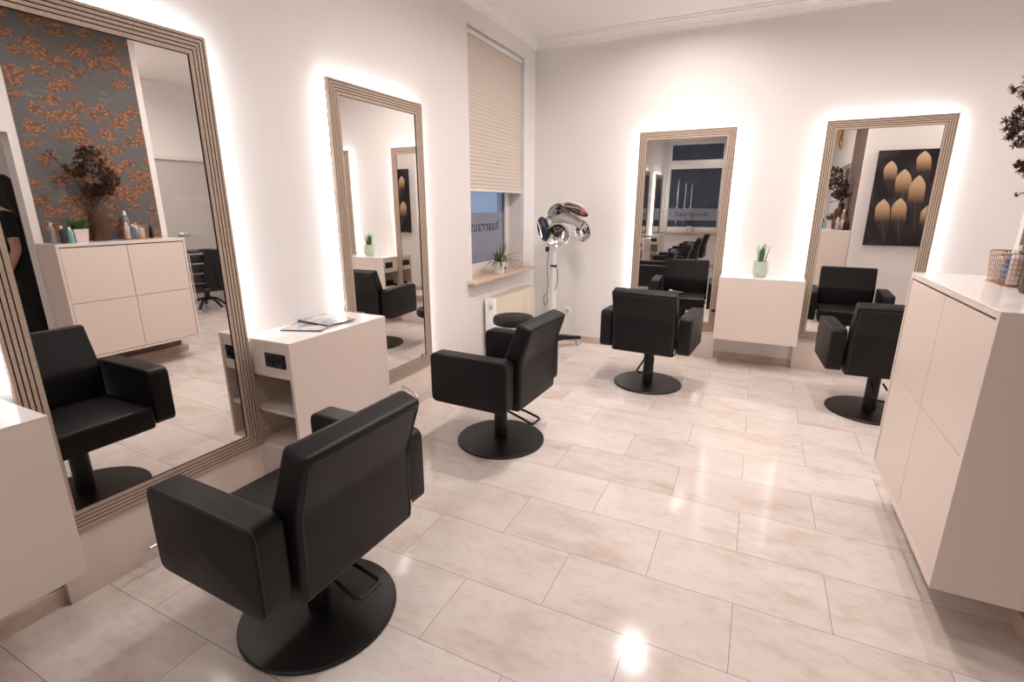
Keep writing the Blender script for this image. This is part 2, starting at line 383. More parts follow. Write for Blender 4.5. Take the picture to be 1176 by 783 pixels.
for q in [(fy1-0.112, fy1-0.10, fz0+0.11, 2.2)]: gk.box(-0.20, -0.192, *q)
struct(gk.build('window_gasket', 'dark', w1, smooth=False))
# text is on the glass, read from outside: mirrored from here
mt = Matrix.Translation((-0.1952, 4.43, 1.305)) @ Matrix(((0, 0, 1, 0), (-1, 0, 0, 0), (0, 1, 0, 0), (0, 0, 0, 1)))
mtm = Matrix.Translation((-0.1952, 4.40, 1.30)) @ Matrix(((0, 0, 1, 0), (1, 0, 0, 0), (0, 1, 0, 0), (0, 0, 0, 1))) @ Matrix.Diagonal((-1, 1, 1, 1))
struct(frosted_text(w1, 'haarrausch', 0.155, mtm))
# sill, lying in the recess
ws = MB().prism(roundpoly([(-0.165, WY0+0.002), (0.0, WY0+0.002), (0.0, WY0-0.09), (0.09, WY0-0.09), (0.09, WY1+0.12), (0.0, WY1+0.12), (0.0, WY1-0.002), (-0.165, WY1-0.002)], 0.004, 1), 2, 0.822, 0.852, 0.004, 2).build('window_sill', 'sill', w1)
struct(ws)
# pleated blind
bl = thing('pleated_blind', 'beige pleated blind drawn most of the way down the tall corner window', 'blind', (-0.035, (WY0+WY1)/2, 0))
hw = (WY1-WY0)/2-0.012
b = MB(); z = 2.85; i = 0; vs = []
npl = 74; z1b = 1.64
for i in range(npl+1):
    zz = 2.85 + (z1b-2.85)*i/npl; xx = 0.0028 if i % 2 else -0.0028
    vs.append((b.bm.verts.new((xx, -hw, zz)), b.bm.verts.new((xx, hw, zz))))
for a, c in zip(vs, vs[1:]): b.bm.faces.new((a[0], a[1], c[1], c[0]))
o = b.build('pleated_fabric', 'blind', bl, smooth=False)
sm = o.modifiers.new('thickness', 'SOLIDIFY'); sm.thickness = 0.002
MB().box(-0.018, 0.018, -hw, hw, 2.85, 2.885, 0.004).build('head_rail', 'whiteplastic', bl)
MB().box(-0.014, 0.014, -hw, hw, 1.62, 1.64, 0.003).build('bottom_rail', 'whiteplastic', bl)
ch = [(0.02, hw-0.03, 2.86 - (2.86-1.25)*k/20) for k in range(21)]
ch2 = [(0.02+0.0, hw-0.03+0.035*math.sin(PI*k/10), 1.25-0.03*math.sin(PI*k/10)) for k in range(1, 6)]
MB().tube(ch + ch2, 0.0016, 6).build('pull_cord', 'whiteplastic', bl)

# back window (seen in the mirror of the far wall)
w2 = struct(bpy.data.objects.new('window_2', None)); COL.objects.link(w2)
fb = MB(); x0, x1 = BX0+0.02, BX1
for q in [(x0, x0+0.11, BZ0, BZ1), (x1-0.11, x1, BZ0, BZ1), (x0+0.11, x1-0.11, BZ0, BZ0+0.12), (x0+0.11, x1-0.11, BZ1-0.1, BZ1), (x0+0.11, x1-0.11, 2.36, 2.56)]:
    fb.box(q[0], q[1], -3.16, -3.09, q[2], q[3], 0.008, 2)
struct(fb.build('window_frame', 'pvc', w2))
struct(MB().box(x0+0.11, x1-0.11, -3.125, -3.119, BZ0+0.12, BZ1-0.1).build('pane', 'glass', w2, smooth=False))
struct(MB().box(x0+0.11, x1-0.11, -3.117, -3.116, 1.13, 1.42).build('frosted_film', 'frost', w2, smooth=False))
m2 = Matrix.Translation((0.70, -3.115, 1.28)) @ Matrix(((1, 0, 0, 0), (0, 0, 1, 0), (0, 1, 0, 0), (0, 0, 0, 1)))
struct(frosted_text(w2, 'haarrausch', 0.16, m2))
struct(MB().box(-0.0+0.001, BX1+0.05, -3.09, -2.90, 0.82, 0.85, 0.004).build('window_sill', 'sill', w2))

fc = struct(MB().box(-3.0, 4.5, -6.6, -6.2, -0.1, 7.0).build('wall_neighbour', mat('neighbour_facade', (0.12, 0.10, 0.085), 0.8), smooth=False))
# frosted entrance door in the far right recess
d1 = struct(bpy.data.objects.new('door_1', None)); COL.objects.link(d1)
struct(MB().box(5.62, 5.66, 4.17, 5.07, 0.01, 2.12, 0.004).build('door_leaf', 'frostdoor', d1))
fr = MB()
for q in [(4.12, 4.165, 0, 2.17), (5.075, 5.12, 0, 2.17), (4.165, 5.075, 2.125, 2.17)]: fr.box(5.59, 5.70, q[0], q[1], q[2], q[3], 0.004)
struct(fr.build('door_frame', 'pvc', d1))
struct(MB().box(5.600, 5.618, 4.34, 4.50, 1.07, 1.12, 0.006).tube([(5.60, 4.42, 1.095), (5.56, 4.42, 1.095), (5.555, 4.45, 1.095), (5.555, 4.60, 1.095)], 0.011).build('door_handle', 'steel', d1))
mtd = Matrix.Translation((5.6185, 4.66, 1.60)) @ Matrix(((0, 0, -1, 0), (1, 0, 0, 0), (0, 1, 0, 0), (0, 0, 0, 1)))
struct(text_mesh('lettering', 'haarrausch', 0.12, M['letterpale'], d1, mtd))

# ------------------------------------------------------------------ backlit mirrors (local: x along the wall, y out of the wall)
ZB, ZT, MW = 0.296, 2.182, 0.872
def make_mirror(label, zl=0.90, zr=0.90):
    t = thing('backlit_mirror', label, 'mirror', group='backlit wall mirrors')
    w = MW/2; fw = 0.078
    # five oak strips separated by four grooves, mitred in a ring
    fr = MB(); gr = MB()
    def ring(mb, a, c, y0, y1):
        o = [(-w+a, ZB+a), (w-a, ZB+a), (w-a, ZT-a), (-w+a, ZT-a)]; i_ = [(-w+c, ZB+c), (w-c, ZB+c), (w-c, ZT-c), (-w+c, ZT-c)]
        for k in range(4):
            j = (k+1) % 4
            P = [o[k], o[j], i_[j], i_[k]]
            A = [mb.bm.verts.new((p[0], y0, p[1])) for p in P]; B = [mb.bm.verts.new((p[0], y1, p[1])) for p in P]
            mb.bm.faces.new(A); mb.bm.faces.new(B[::-1])
            for q in range(4): mb.bm.faces.new((A[q], B[q], B[(q+1) % 4], A[(q+1) % 4]))
    pitch = fw/5; g = 0.0046
    for k in range(5): ring(fr, k*pitch, (k+1)*pitch-(g if k < 4 else 0), 0.036, 0.056)
    ring(gr, 0.001, fw+0.002, 0.030, 0.0542)
    fr.build('frame', 'slat', t, smooth=False); gr.build('frame_groove', 'groove', t, smooth=False)
    MB().box(-w+fw-0.004, w-fw+0.004, 0.036, 0.050, ZB+fw-0.004, ZT-fw+0.004).build('mirror_glass', 'mirror', t, smooth=False)
    e = 0.012
    MB().box(-w+e, w-e, 0.014, 0.029, ZT-e-0.012, ZT-e).build('light_strip', 'led', t, smooth=False)
    for sx, z0 in ((-1, zl), (1, zr)):
        xa, xb = sorted((sx*(w-e), sx*(w-e-0.012)))
        MB().box(xa, xb, 0.014, 0.029, z0, ZT-e-0.0125).build('light_strip', 'led', t, smooth=False)
    MB().box(-w+e+0.013, w-e-0.013, 0.001, 0.029, ZB, ZT-e-0.013).build('backing_board', 'trim', t, smooth=False)
    MB().box(-w+0.002, w-0.002, 0.001, 0.036, 0.0, ZB-0.001, 0.002).build('plinth_panel', 'console', t)
    # chrome footrest fixed to the panel
    fo = MB().tube([(-0.20, 0.165, 0.14), (0.20, 0.165, 0.14)], 0.009, 12)
    for sx in (-0.08, 0.08):
        fo.tube([(sx, 0.036, 0.205), (sx, 0.10, 0.185), (sx, 0.165, 0.14)], 0.007, 10)
        fo.lathe([(0, 0), (0.02, 0), (0.02, 0.006), (0, 0.006)], n=16, mtx=Matrix.Translation((sx, 0.036, 0.205)) @ Matrix.Rotation(-PI/2, 4, 'X'))
    fo.build('footrest', 'steel', t)
    return t
MG = 'backlit wall mirrors'
mir0 = make_mirror('full-height mirror with striped oak frame nearest the camera, reflecting the wallpaper and cabinet')
mir0.location = (0.0, 1.128, 0); mir0.rotation_euler[2] = -PI/2 - 0.02
mir0.location.x = 0.012
LO, HI = ZB+0.012, 0.90     # strips run lower on the side where no console stands
for (x, y, rz, lab, zl, zr) in [
    (0, 2.698, -PI/2, 'striped oak mirror on the left wall between the magazine console and the window', LO, HI),
    (1.565, D, PI, 'striped oak mirror on the far wall reflecting the window, left of the mint pot', HI, LO),
    (3.124, D, PI, 'striped oak mirror on the far wall reflecting the feather picture', LO, HI),
    (0, -0.46, -PI/2, 'striped oak mirror beside the camera, seen only at the left edge of the far mirror', HI, HI),
    (0, -2.02, -PI/2, 'striped oak mirror furthest back on the left wall, by the back window', LO, HI)]:
    c = make_mirror(lab, zl, zr); c.location = (x, y, 0); c.rotation_euler[2] = rz

# ------------------------------------------------------------------ floating consoles with open ends
CZ0, CZ1, CW, CD = 0.285, 0.866, 0.694, 0.335
hole = [None]
def make_console(label):
    t = thing('floating_console', label, 'console', group='floating consoles')
    w = CW/2
    MB().box(-w, w, 0.002, CD, CZ1-0.006, CZ1, 0.001, 1).build('top_panel', 'contop', t, smooth=False)
    MB().box(-w, w, CD-0.018, CD-0.0005, CZ0, CZ1-0.0065).build('front_panel', 'console', t, smooth=False)
    MB().box(-w, w, 0.0225, CD-0.0185, CZ1-0.0225, CZ1-0.0065).box(-w, w, 0.002, 0.022, CZ0, CZ1-0.0065).box(-w, w, 0.0225, CD-0.0185, CZ0, CZ0+0.02).box(-0.01, 0.01, 0.0225, CD-0.0185, CZ0+0.0205, CZ1-0.0225).build('carcass', 'conin', t, smooth=False)
    for s in (-1, 1):
        xa, xb = sorted((s*(w-0.006), s*(w-0.024)))
        f = MB().box(xa, xb, 0.023, CD-0.019, CZ1-0.19, CZ1-0.024, 0.001, 1).build('end_fascia', 'console', t, smooth=False)
        xs = s*(w-0.006)
        so = MB().box(min(xs, xs+s*0.007), max(xs, xs+s*0.007), 0.155, 0.295, CZ1-0.135, CZ1-0.062, 0.003).build('power_socket', 'socket', f)
        ho = MB()
        for yy in (0.19, 0.26):
            ho.lathe([(0.026, 0), (0.026, 0.003), (0.021, 0.003), (0.019, -0.001), (0, -0.001)], n=20, mtx=Matrix.Translation((xs+s*0.007, yy, CZ1-0.0985)) @ Matrix.Rotation(s*PI/2, 4, 'Y'))
        # ring of the outlets
        ho.build('outlet', 'rubber', f)
        MB().box(min(s*0.011, s*(w-0.012)), max(s*0.011, s*(w-0.012)), 0.023, CD-0.019, CZ0+0.19, CZ0+0.208, 0.001, 1).build('shelf', 'console', t, smooth=False)
        for k in range(9):
            zz = CZ0 + 0.05 + k*0.037
            if abs(zz-CZ0-0.199) < 0.02: continue
            if hole[0] is None:
                hole[0] = MB().lathe([(0, 0.0012), (0.003, 0.0012), (0.003, 0), (0, 0)], n=8, mtx=Matrix.Rotation(-PI/2, 4, 'X')).build('shelf_pin_hole', 'dark', t); hc = hole[0]
            else:
                hc = hole[0].copy(); COL.objects.link(hc); hc.parent = t
            hc.location = (s*(w-0.045), 0.0225, zz)
    return t
con0 = make_console('cream floating console with two magazines on its top')
con0.location = (0, 1.928, 0); con0.rotation_euler[2] = -PI/2
for (x, y, rz, lab) in [
    (0, 0.318, -PI/2, 'cream floating console cut by the left edge of the frame, nearest the camera'),
    (2.344, D, PI, 'cream floating console on the far wall carrying the mint pot'),
    (0, -1.24, -PI/2, 'cream floating console behind the camera, seen only in the far mirror')]:
    c = copy_tree(con0); c.location = (x, y, 0); c.rotation_euler[2] = rz; c['label'] = lab

# ------------------------------------------------------------------ salon chairs (local: faces +y)
def make_chair(label):
    t = thing('salon_chair', label, 'chair', group='black salon chairs')
    base = MB().lathe([(0, 0.0), (0.281, 0.0), (0.285, 0.004), (0.285, 0.011), (0.280, 0.016), (0.06, 0.022), (0, 0.022)], n=72).build('base_plate', 'blackmetal', t)
    MB().cyl(0, 0, 0.0215, 0.335, 0.043, n=40).build('pedestal', 'blackmetal', t)
    MB().box(-0.19, 0.19, -0.13, 0.24, 0.328, 0.352, 0.006).build('seat_plate', 'blackmetal', t)
    MB().box(-0.247, 0.247, -0.150, 0.305, 0.3525, 0.475, 0.018, 3).build('seat', 'leather', t, angle=70)
    bp = [(-0.155, 0.336), (-0.160, 0.640), (-0.250, 0.868), (-0.341, 0.838), (-0.275, 0.640), (-0.266, 0.336)]
    bk = soft_prism(bp, -0.254, 0.254, 0.024, 0.018).build('backrest', 'leather', t, angle=70)
    up = [(-0.2665, 0.358), (-0.2735, 0.61), (-0.280, 0.65), (-0.290, 0.685), (-0.331, 0.806)]
    sb = MB().tube([(-0.236, y-0.0005, z) for y, z in up] + [(-0.228, -0.3345, 0.8145), (0.228, -0.3345, 0.8145)] + [(0.236, y-0.0005, z) for y, z in up[::-1]], 0.0020, 6)
    sb.build('piping', 'seam', bk)
    MB().box(0.252, 0.258, -0.262, -0.245, 0.37, 0.41, 0.002).build('chrome_tag', 'chrome', bk)['label'] = 'small chrome tag'
    for s in (-1, 1):
        a, c = sorted((s*0.267, s*0.368))
        pr = [(-0.243, 0.354), (0.275, 0.354), (0.275, 0.660), (-0.243, 0.660)]
        ar = soft_prism(pr, a, c, 0.042, 0.012).build('armrest', 'leather', t, angle=70)
        ss = MB()
        for xx in (s*0.3600,):
            pr2 = roundpoly([(-0.2415, 0.3555), (0.2735, 0.3555), (0.2735, 0.6585), (-0.2415, 0.6585)], 0.040, 6)
            ss.tube([(xx, p[0], p[1]) for p in pr2], 0.0018, 6, closed=True)
        ss.build('piping', 'seam', ar)
        MB().cyl(s*0.256, 0.10, 0, 0.018, 0.02, n=16, mtx=Matrix.Translation((s*0.256, 0.10, 0.42)) @ Matrix.Rotation(PI/2, 4, 'Y') @ Matrix.Translation((-s*0.256, -0.10, -0.009))).build('arm_bracket', 'steel', ar)
    # pump lever loop at the back
    lp = [(-0.055, -0.03, 0.235), (-0.062, -0.16, 0.20), (-0.065, -0.235, 0.175), (-0.055, -0.25, 0.172), (0.035, -0.25, 0.172), (0.045, -0.235, 0.175), (0.035, -0.15, 0.205), (0.02, -0.04, 0.235)]
    MB().tube([(p[0]+0.03, p[1], p[2]) for p in lp], 0.0075, 10).build('pump_lever', 'blackmetal', t)
    return t
ch0 = make_chair('black salon chair in the foreground, back to the camera, facing the nearest mirror')
ch0.location = (0.926, 1.099, 0); ch0.rotation_euler[2] = math.radians(88.4)
for (x, y, rz, lab) in [
    (0.889, 2.692, 87.8, 'black salon chair second along the left wall, in front of the round stool'),
    (1.548, 4.21, -4, 'black salon chair before the far mirror that is left of the mint pot'),
    (3.171, 4.313, 3.2, 'black salon chair half hidden behind the tall cabinet on the right'),
    (0.93, -0.48, 88, 'black salon chair behind the camera, middle of the row seen in the far mirror'),
    (0.93, -2.04, 90, 'black salon chair nearest the back window, end of the row in the far mirror')]:
    c = copy_tree(ch0); c.location = (x, y, 0); c.rotation_euler[2] = math.radians(rz); c['label'] = lab

# ------------------------------------------------------------------ tall cabinet on the right
KX, KY0, KY1, KZ0, KZ1 = 2.95, 1.935, 2.942, 0.215, 1.195
t = thing('tall_cabinet', 'cream floating cabinet with four flush doors, against the copper blossom wallpaper', 'cabinet', (0, 0, 0))
MB().box(KX, XW-0.006, KY0, KY1, KZ1-0.006, KZ1, 0.001, 1).build('top_panel', 'contop', t, smooth=False)
MB().box(KX, XW-0.006, KY0+0.0205, KY1-0.0205, KZ1-0.024, KZ1-0.0065).box(KX, XW-0.006, KY0, KY0+0.02, KZ0, KZ1-0.0065, 0.001, 1).box(KX, XW-0.006, KY1-0.02, KY1, KZ0, KZ1-0.0065, 0.001, 1).box(KX, XW-0.006, KY0+0.0205, KY1-0.0205, KZ0, KZ0+0.02).box(KX+0.03, XW-0.006, KY0+0.0205, KY1-0.0205, KZ0+0.021, KZ1-0.023).build('carcass', 'console', t, smooth=False)
MB().box(KX+0.024, KX+0.0295, KY0+0.021, KY1-0.021, KZ0+0.022, KZ1-0.023).build('shadow_gap', 'dark', t, smooth=False)
ym = (KY0+KY1)/2; zm = 0.705
for (a, c) in ((KY0+0.0235, ym-0.002), (ym+0.002, KY1-0.0235)):
    MB().box(KX+0.003, KX+0.0235, a, c, KZ0+0.0245, zm-0.002, 0.0008, 1).build('door', 'console', t, smooth=False)
    MB().box(KX+0.003, KX+0.0235, a, c, zm+0.002, KZ1-0.0335, 0.0008, 1).build('door', 'console', t, smooth=False)

# ------------------------------------------------------------------ radiator under the window
t = thing('radiator', 'cream ribbed panel radiator under the oak window sill', 'radiator', (0, 0, 0))
RX0, RX1, RY0, RY1, RZ0, RZ1 = 0.03, 0.14, 4.06, 4.97, 0.12, 0.665
b = MB(); nr = 27; pts = []
for k in range(nr*4+1):
    y = RY0+0.012 + (RY1-RY0-0.024)*k/(nr*4); pts.append((RX1-(0.005 if k % 4 in (2, 3) else 0.0), y))
pts += [(RX1-0.02, RY1-0.012), (RX1-0.02, RY0+0.012)]
b.prism(pts, 2, RZ0+0.015, RZ1-0.012); b.build('front_panel', 'radiator', t, smooth=False)
MB().box(RX0, RX0+0.02, RY0+0.012, RY1-0.012, RZ0+0.015, RZ1-0.012).build('rear_panel', 'radiator', t, smooth=False)
for ya in (RY0, RY1-0.011):
    MB().box(RX0-0.005, RX1+0.003, ya, ya+0.011, RZ0, RZ1, 0.003).build('side_cover', 'radend', t)
tg = MB()
for k in range(28):
    yy = RY0+0.015+(RY1-RY0-0.03)*(k+0.2)/28; tg.box(RX0+0.001, RX1-0.001, yy, yy+0.008, RZ1-0.012, RZ1-0.004)
tg.build('top_grille', 'radiator', t, smooth=False)
MB().box(RX0+0.035, RX1-0.028, RY0-0.006, RY0, RZ1-0.11, RZ1-0.05, 0.006).cyl(0, 0, 0, 0.03, 0.016, n=20, mtx=Matrix.Translation((0.085, RY0-0.004, RZ1-0.08)) @ Matrix.Rotation(PI/2, 4, 'X')).build('thermostat_valve', 'steel', t)
for yy in (RY0+0.15, RY1-0.15): MB().box(0.0, RX0+0.001, yy-0.015, yy+0.015, RZ0+0.08, RZ1-0.05).build('wall_bracket', 'radend', t, smooth=False)

# ------------------------------------------------------------------ stool
t = thing('stool', 'low round black work stool in front of the radiator', 'stool', (0.452, 3.79, 0))
MB().lathe([(0, 0.505), (0.15, 0.505), (0.172, 0.515), (0.178, 0.535), (0.178, 0.555), (0.168, 0.574), (0.13, 0.581), (0, 0.578)], n=48).build('seat', 'leather', t)
MB().lathe([(0, 0.49), (0.12, 0.49), (0.135, 0.5045), (0, 0.5045)], n=32).build('seat_ring', 'chrome', t)
MB().cyl(0, 0, 0.12, 0.49, 0.02, n=20).cyl(0, 0, 0.09, 0.25, 0.03, n=20).build('gas_column', 'chrome', t)
for k in range(5):
    a = 2*PI*k/5+0.3; ca, sa = math.cos(a), math.sin(a)
    lg = MB().tube([(0.02*ca, 0.02*sa, 0.13), (0.12*ca, 0.12*sa, 0.105), (0.25*ca, 0.25*sa, 0.07)], 0.014, 10, radii=[0.017, 0.015, 0.011]).build('leg', 'chrome', t)
    MB().cyl(0, 0, -0.018, 0.018, 0.026, n=20, bev=0.003, mtx=Matrix.Translation((0.25*ca, 0.25*sa, 0.027)) @ Matrix.Rotation(a, 4, 'Z') @ Matrix.Rotation(PI/2, 4, 'X')).cyl(0.25*ca, 0.25*sa, 0.045, 0.068, 0.006, n=8).build('caster', 'rubber', lg)

# ------------------------------------------------------------------ hair processor with chrome dishes on a stand
DX, DY = 0.40, 4.86
t = thing('hair_processor', 'wheeled infrared hair processor with chrome dishes in the window corner', 'hair dryer', (DX, DY, 0))
for k in range(4):
    a = math.radians((50, 135, 212, 288)[k]); ca, sa = math.cos(a), math.sin(a)
    R = 0.33
    lg = MB()
    up = []
    prof = [(0.03, 0.15, 0.085, 0.034), (0.12, 0.145, 0.09, 0.032), (0.22, 0.125, 0.085, 0.028), (R+0.02, 0.105, 0.075, 0.024)]
    rings = []
    for (rr, zt, zb, hw_) in prof:
        rings.append([lg.bm.verts.new((rr*ca - s*hw_*sa, rr*sa + s*hw_*ca, zz)) for s, zz in ((-1, zb), (1, zb), (0.8, zt), (-0.8, zt))])
    for A, B in zip(rings, rings[1:]):
        for q in range(4): lg.bm.faces.new((A[q], A[(q+1) % 4], B[(q+1) % 4], B[q]))
    lg.bm.faces.new(rings[0][::-1]); lg.bm.faces.new(rings[-1])
    l_ = lg.build('leg', 'blackplastic', t, angle=50)
    cs = MB()
    for s in (-1, 1):
        cs.cyl(0, 0, s*0.012-0.007, s*0.012+0.007, 0.029, n=20, bev=0.002, mtx=Matrix.Translation((R*ca, R*sa, 0.029)) @ Matrix.Rotation(a, 4, 'Z') @ Matrix.Rotation(PI/2, 4, 'X'))
    cs.cyl(R*ca, R*sa, 0.03, 0.082, 0.006, n=8).build('caster', 'steel', l_)
MB().lathe([(0, 0.085), (0.06, 0.085), (0.06, 0.15), (0.035, 0.19), (0, 0.19)], n=24).build('hub', 'blackplastic', t)
MB().cyl(0, 0, 0.19, 0.80, 0.031, n=24).cyl(0, 0, 0.80, 1.24, 0.026, n=24).build('pole', 'whiteplastic', t)
MB().cyl(0, 0, 0.885, 0.905, 0.036, n=24, bev=0.003).build('height_collar', 'blackplastic', t)
# control body and boom
hb = MB().tube([(0.0, 0, 1.22), (0.0, 0, 1.30), (0.03, -0.01, 1.36), (0.10, -0.02, 1.385), (0.22, -0.03, 1.36), (0.30, -0.03, 1.31)], 0.04, 14, radii=[0.03, 0.042, 0.05, 0.055, 0.05, 0.04]).build('swivel_arm', 'greyplastic', t)
def pod(cx, cy, cz, ax, R_=0.115, parent=None):
    q = Vector(ax).normalized().to_track_quat('Z', 'Y').to_matrix().to_4x4(); mx = Matrix.Translation((cx, cy, cz)) @ q
    d = MB().lathe([(R_, 0.0), (R_, 0.008), (R_*0.95, 0.006), (R_*0.75, -0.022), (R_*0.45, -0.040), (0.02, -0.046), (0, -0.046), (0, -0.056), (R_*0.5, -0.052), (R_*0.8, -0.030), (R_, 0.0)], n=40, mtx=mx).build('reflector_dish', 'chrome', parent)
    g = MB()
    for rr in (0.9, 0.62, 0.36): g.tube([tuple(mx @ Vector((R_*rr*math.cos(2*PI*k/36), R_*rr*math.sin(2*PI*k/36), 0.006))) for k in range(36)], 0.0016, 5, closed=True)
    for k in range(6): g.tube([tuple(mx @ Vector((R_*0.1*math.cos(k*PI/3), R_*0.1*math.sin(k*PI/3), 0.008))), tuple(mx @ Vector((R_*0.97*math.cos(k*PI/3), R_*0.97*math.sin(k*PI/3), 0.006)))], 0.0013, 5)
    g.build('wire_guard', 'chrome', d)
    MB().lathe([(0, -0.04), (0.026, -0.04), (0.030, -0.01), (0.018, 0.002), (0, 0.004)], n=20, mtx=mx).build('heating_element', 'blackplastic', d)
    return d
pod(0.07, -0.09, 1.215, (0.35, -0.85, -0.15), 0.12, t)
pod(0.07, -0.06, 1.425, (0.25, -0.8, -0.55), 0.115, t)
pod(0.315, -0.03, 1.255, (-0.45, -0.85, -0.1), 0.105, t)
# shell segments: two dark lobes joined by a chrome arch
def shell(name, m, path, w0, th, seg=10):
    b = MB(); rings = []
    for i, (p, wd) in enumerate(path):
        P = Vector(p); nx = Vector(path[min(i+1, len(path)-1)][0]) - Vector(path[max(i-1, 0)][0]); nx.normalize()
        side = Vector((0.35, -1, 0)).cross(nx).normalized(); out = side; dep = nx.cross(side).normalized()
        rings.append([b.bm.verts.new(P + out*th*math.cos(2*PI*k/seg) + dep*wd*math.sin(2*PI*k/seg)) for k in range(seg)])
    for A, B in zip(rings, rings[1:]):
        for q in range(seg): b.bm.faces.new((A[q], A[(q+1) % seg], B[(q+1) % seg], B[q]))
    b.bm.faces.new(rings[0][::-1]); b.bm.faces.new(rings[-1]); return b.build(name, m, t, angle=60)
shell('chrome_arch', 'greyplastic', [((-0.085, -0.05, 1.27), 0.02), ((-0.07, -0.04, 1.36), 0.05), ((-0.02, -0.03, 1.45), 0.065), ((0.07, -0.02, 1.515), 0.07), ((0.17, -0.02, 1.53), 0.065), ((0.27, -0.02, 1.50), 0.05), ((0.32, -0.02, 1.465), 0.02)], 0.05, 0.014)
MB().ball((0, 0, 0), 1, (0.06, 0.075, 0.125), 3, Matrix.Translation((-0.065, -0.13, 1.27)) @ Matrix.Rotation(math.radians(-14), 4, 'Y')).build('dark_shell_lobe', mat('dark_blue_gloss', (0.008, 0.012, 0.035), 0.08, coat=0.5), t)
MB().ball((0, 0, 0), 1, (0.135, 0.06, 0.042), 3, Matrix.Translation((0.26, -0.10, 1.455)) @ Matrix.Rotation(math.radians(24), 4, 'Y')).build('dark_shell_lobe', mat('smoked_brown_gloss', (0.035, 0.015, 0.012), 0.08, coat=0.5), t)
MB().tube([(-0.13, -0.17, 1.34), (-0.09, -0.215, 1.34), (-0.06, -0.22, 1.26), (-0.05, -0.21, 1.19)], 0.006, 8).build('chrome_trim', 'chrome', t)
MB().tube([(0.13, -0.17, 1.50), (0.20, -0.175, 1.49), (0.28, -0.17, 1.475), (0.36, -0.15, 1.44)], 0.005, 8).build('chrome_trim', 'chrome', t)
MB().ball((0, 0, 0), 1, (0.03, 0.012, 0.02), 2, Matrix.Translation((0.34, -0.155, 1.435))).build('red_indicator', mat('red_lens', (0.45, 0.05, 0.03), 0.2), t)
cb = []
for k in range(30):
    u = k/29
    if u < 0.5: cb.append((-0.05+0.006*math.sin(u*20), -0.04, 1.14-u*1.1))
    else:
        a = (u-0.5)*4*PI; cb.append((-0.065+0.022*math.sin(a), -0.045, 0.60-0.045*(1-math.cos(a))*1.3))
MB().tube(cb, 0.0035, 6).box(-0.075, -0.035, -0.055, -0.03, 1.04, 1.09, 0.006).tube([(0.035, -0.03, 0.89), (0.055, -0.035, 0.84), (0.06, -0.035, 0.76), (0.045, -0.035, 0.68), (0.025, -0.035, 0.64)], 0.0035, 6).build('power_cable', mat('dark_green_cable', (0.015, 0.03, 0.03), 0.4), t)
# wall socket by the skirting
t = thing('wall_socket', 'small white power socket low on the far wall beside the hair processor', 'socket', (0.42, D, 0.345))
MB().box(-0.04, 0.04, -0.010, 0.0, -0.04, 0.04, 0.004).build('cover_plate', 'whiteplastic', t)
MB().lathe([(0.026, 0), (0.026, 0.004), (0.021, 0.004), (0.019, 0.001), (0, 0.001)], n=24, mtx=Matrix.Translation((0, -0.0095, 0)) @ Matrix.Rotation(PI/2, 4, 'X')).build('outlet', 'greyplastic', t)

# ------------------------------------------------------------------ plants
def blade(mb, base, d, length, width, droop=0.0, fold=0.2, seg=6, taper=1.0, thick=0.001):
    d = Vector(d).normalized(); P = Vector(base); side = d.cross(Vector((0, 0, 1)))
    side = side.normalized() if side.length > 1e-3 else Vector((1, 0, 0))
    prev = None; v = d.copy()
    for i in range(seg+1):
        u = i/seg; w = width*0.5*(math.sin(PI*min(1, 0.30+0.70*u))**0.7 if u < 1 else 0.0) * taper
        if u >= 1: w = 0.0005
        up = side.cross(v).normalized()
        ring = [mb.bm.verts.new(P-side*w+up*w*fold), mb.bm.verts.new(P-up*thick), mb.bm.verts.new(P+side*w+up*w*fold), mb.bm.verts.new(P+up*thick)]
        if prev:
            for q in range(4): mb.bm.faces.new((prev[q], prev[(q+1) % 4], ring[(q+1) % 4], ring[q]))
        else: mb.bm.faces.new(ring[::-1])
        prev = ring; P = P + v*(length/seg); v = (v + Vector((0, 0, -droop/seg))).normalized()
    mb.bm.faces.new(prev)
rd = random.Random(3)
# mint pot with upright sansevieria
t = thing('potted_plant', 'mint green glass pot of upright snake plant leaves on the far console', 'plant', (2.325, 5.07, CZ1+0.0005))
MB().lathe([(0, 0), (0.050, 0), (0.054, 0.004), (0.054, 0.022), (0.062, 0.03), (0.068, 0.036), (0.066, 0.10), (0.060, 0.142), (0.057, 0.144), (0.055, 0.142), (0.058, 0.10), (0, 0.10)], n=40).build('pot', 'mint', t)
MB().cyl(0, 0, 0.101, 0.125, 0.053, n=24).build('soil', 'soil', t)
for k in range(8):
    a = k*2.4; r = 0.012+0.02*(k % 3)/2
    lf = MB(); blade(lf, (r*math.cos(a), r*math.sin(a), 0.12), (0.16*math.cos(a)+rd.uniform(-.06, .06), 0.12*math.sin(a), 1), rd.uniform(0.13, 0.20), 0.024, -0.05, 0.35, 7, thick=0.002); lf.build('leaf', 'leafsans', t)
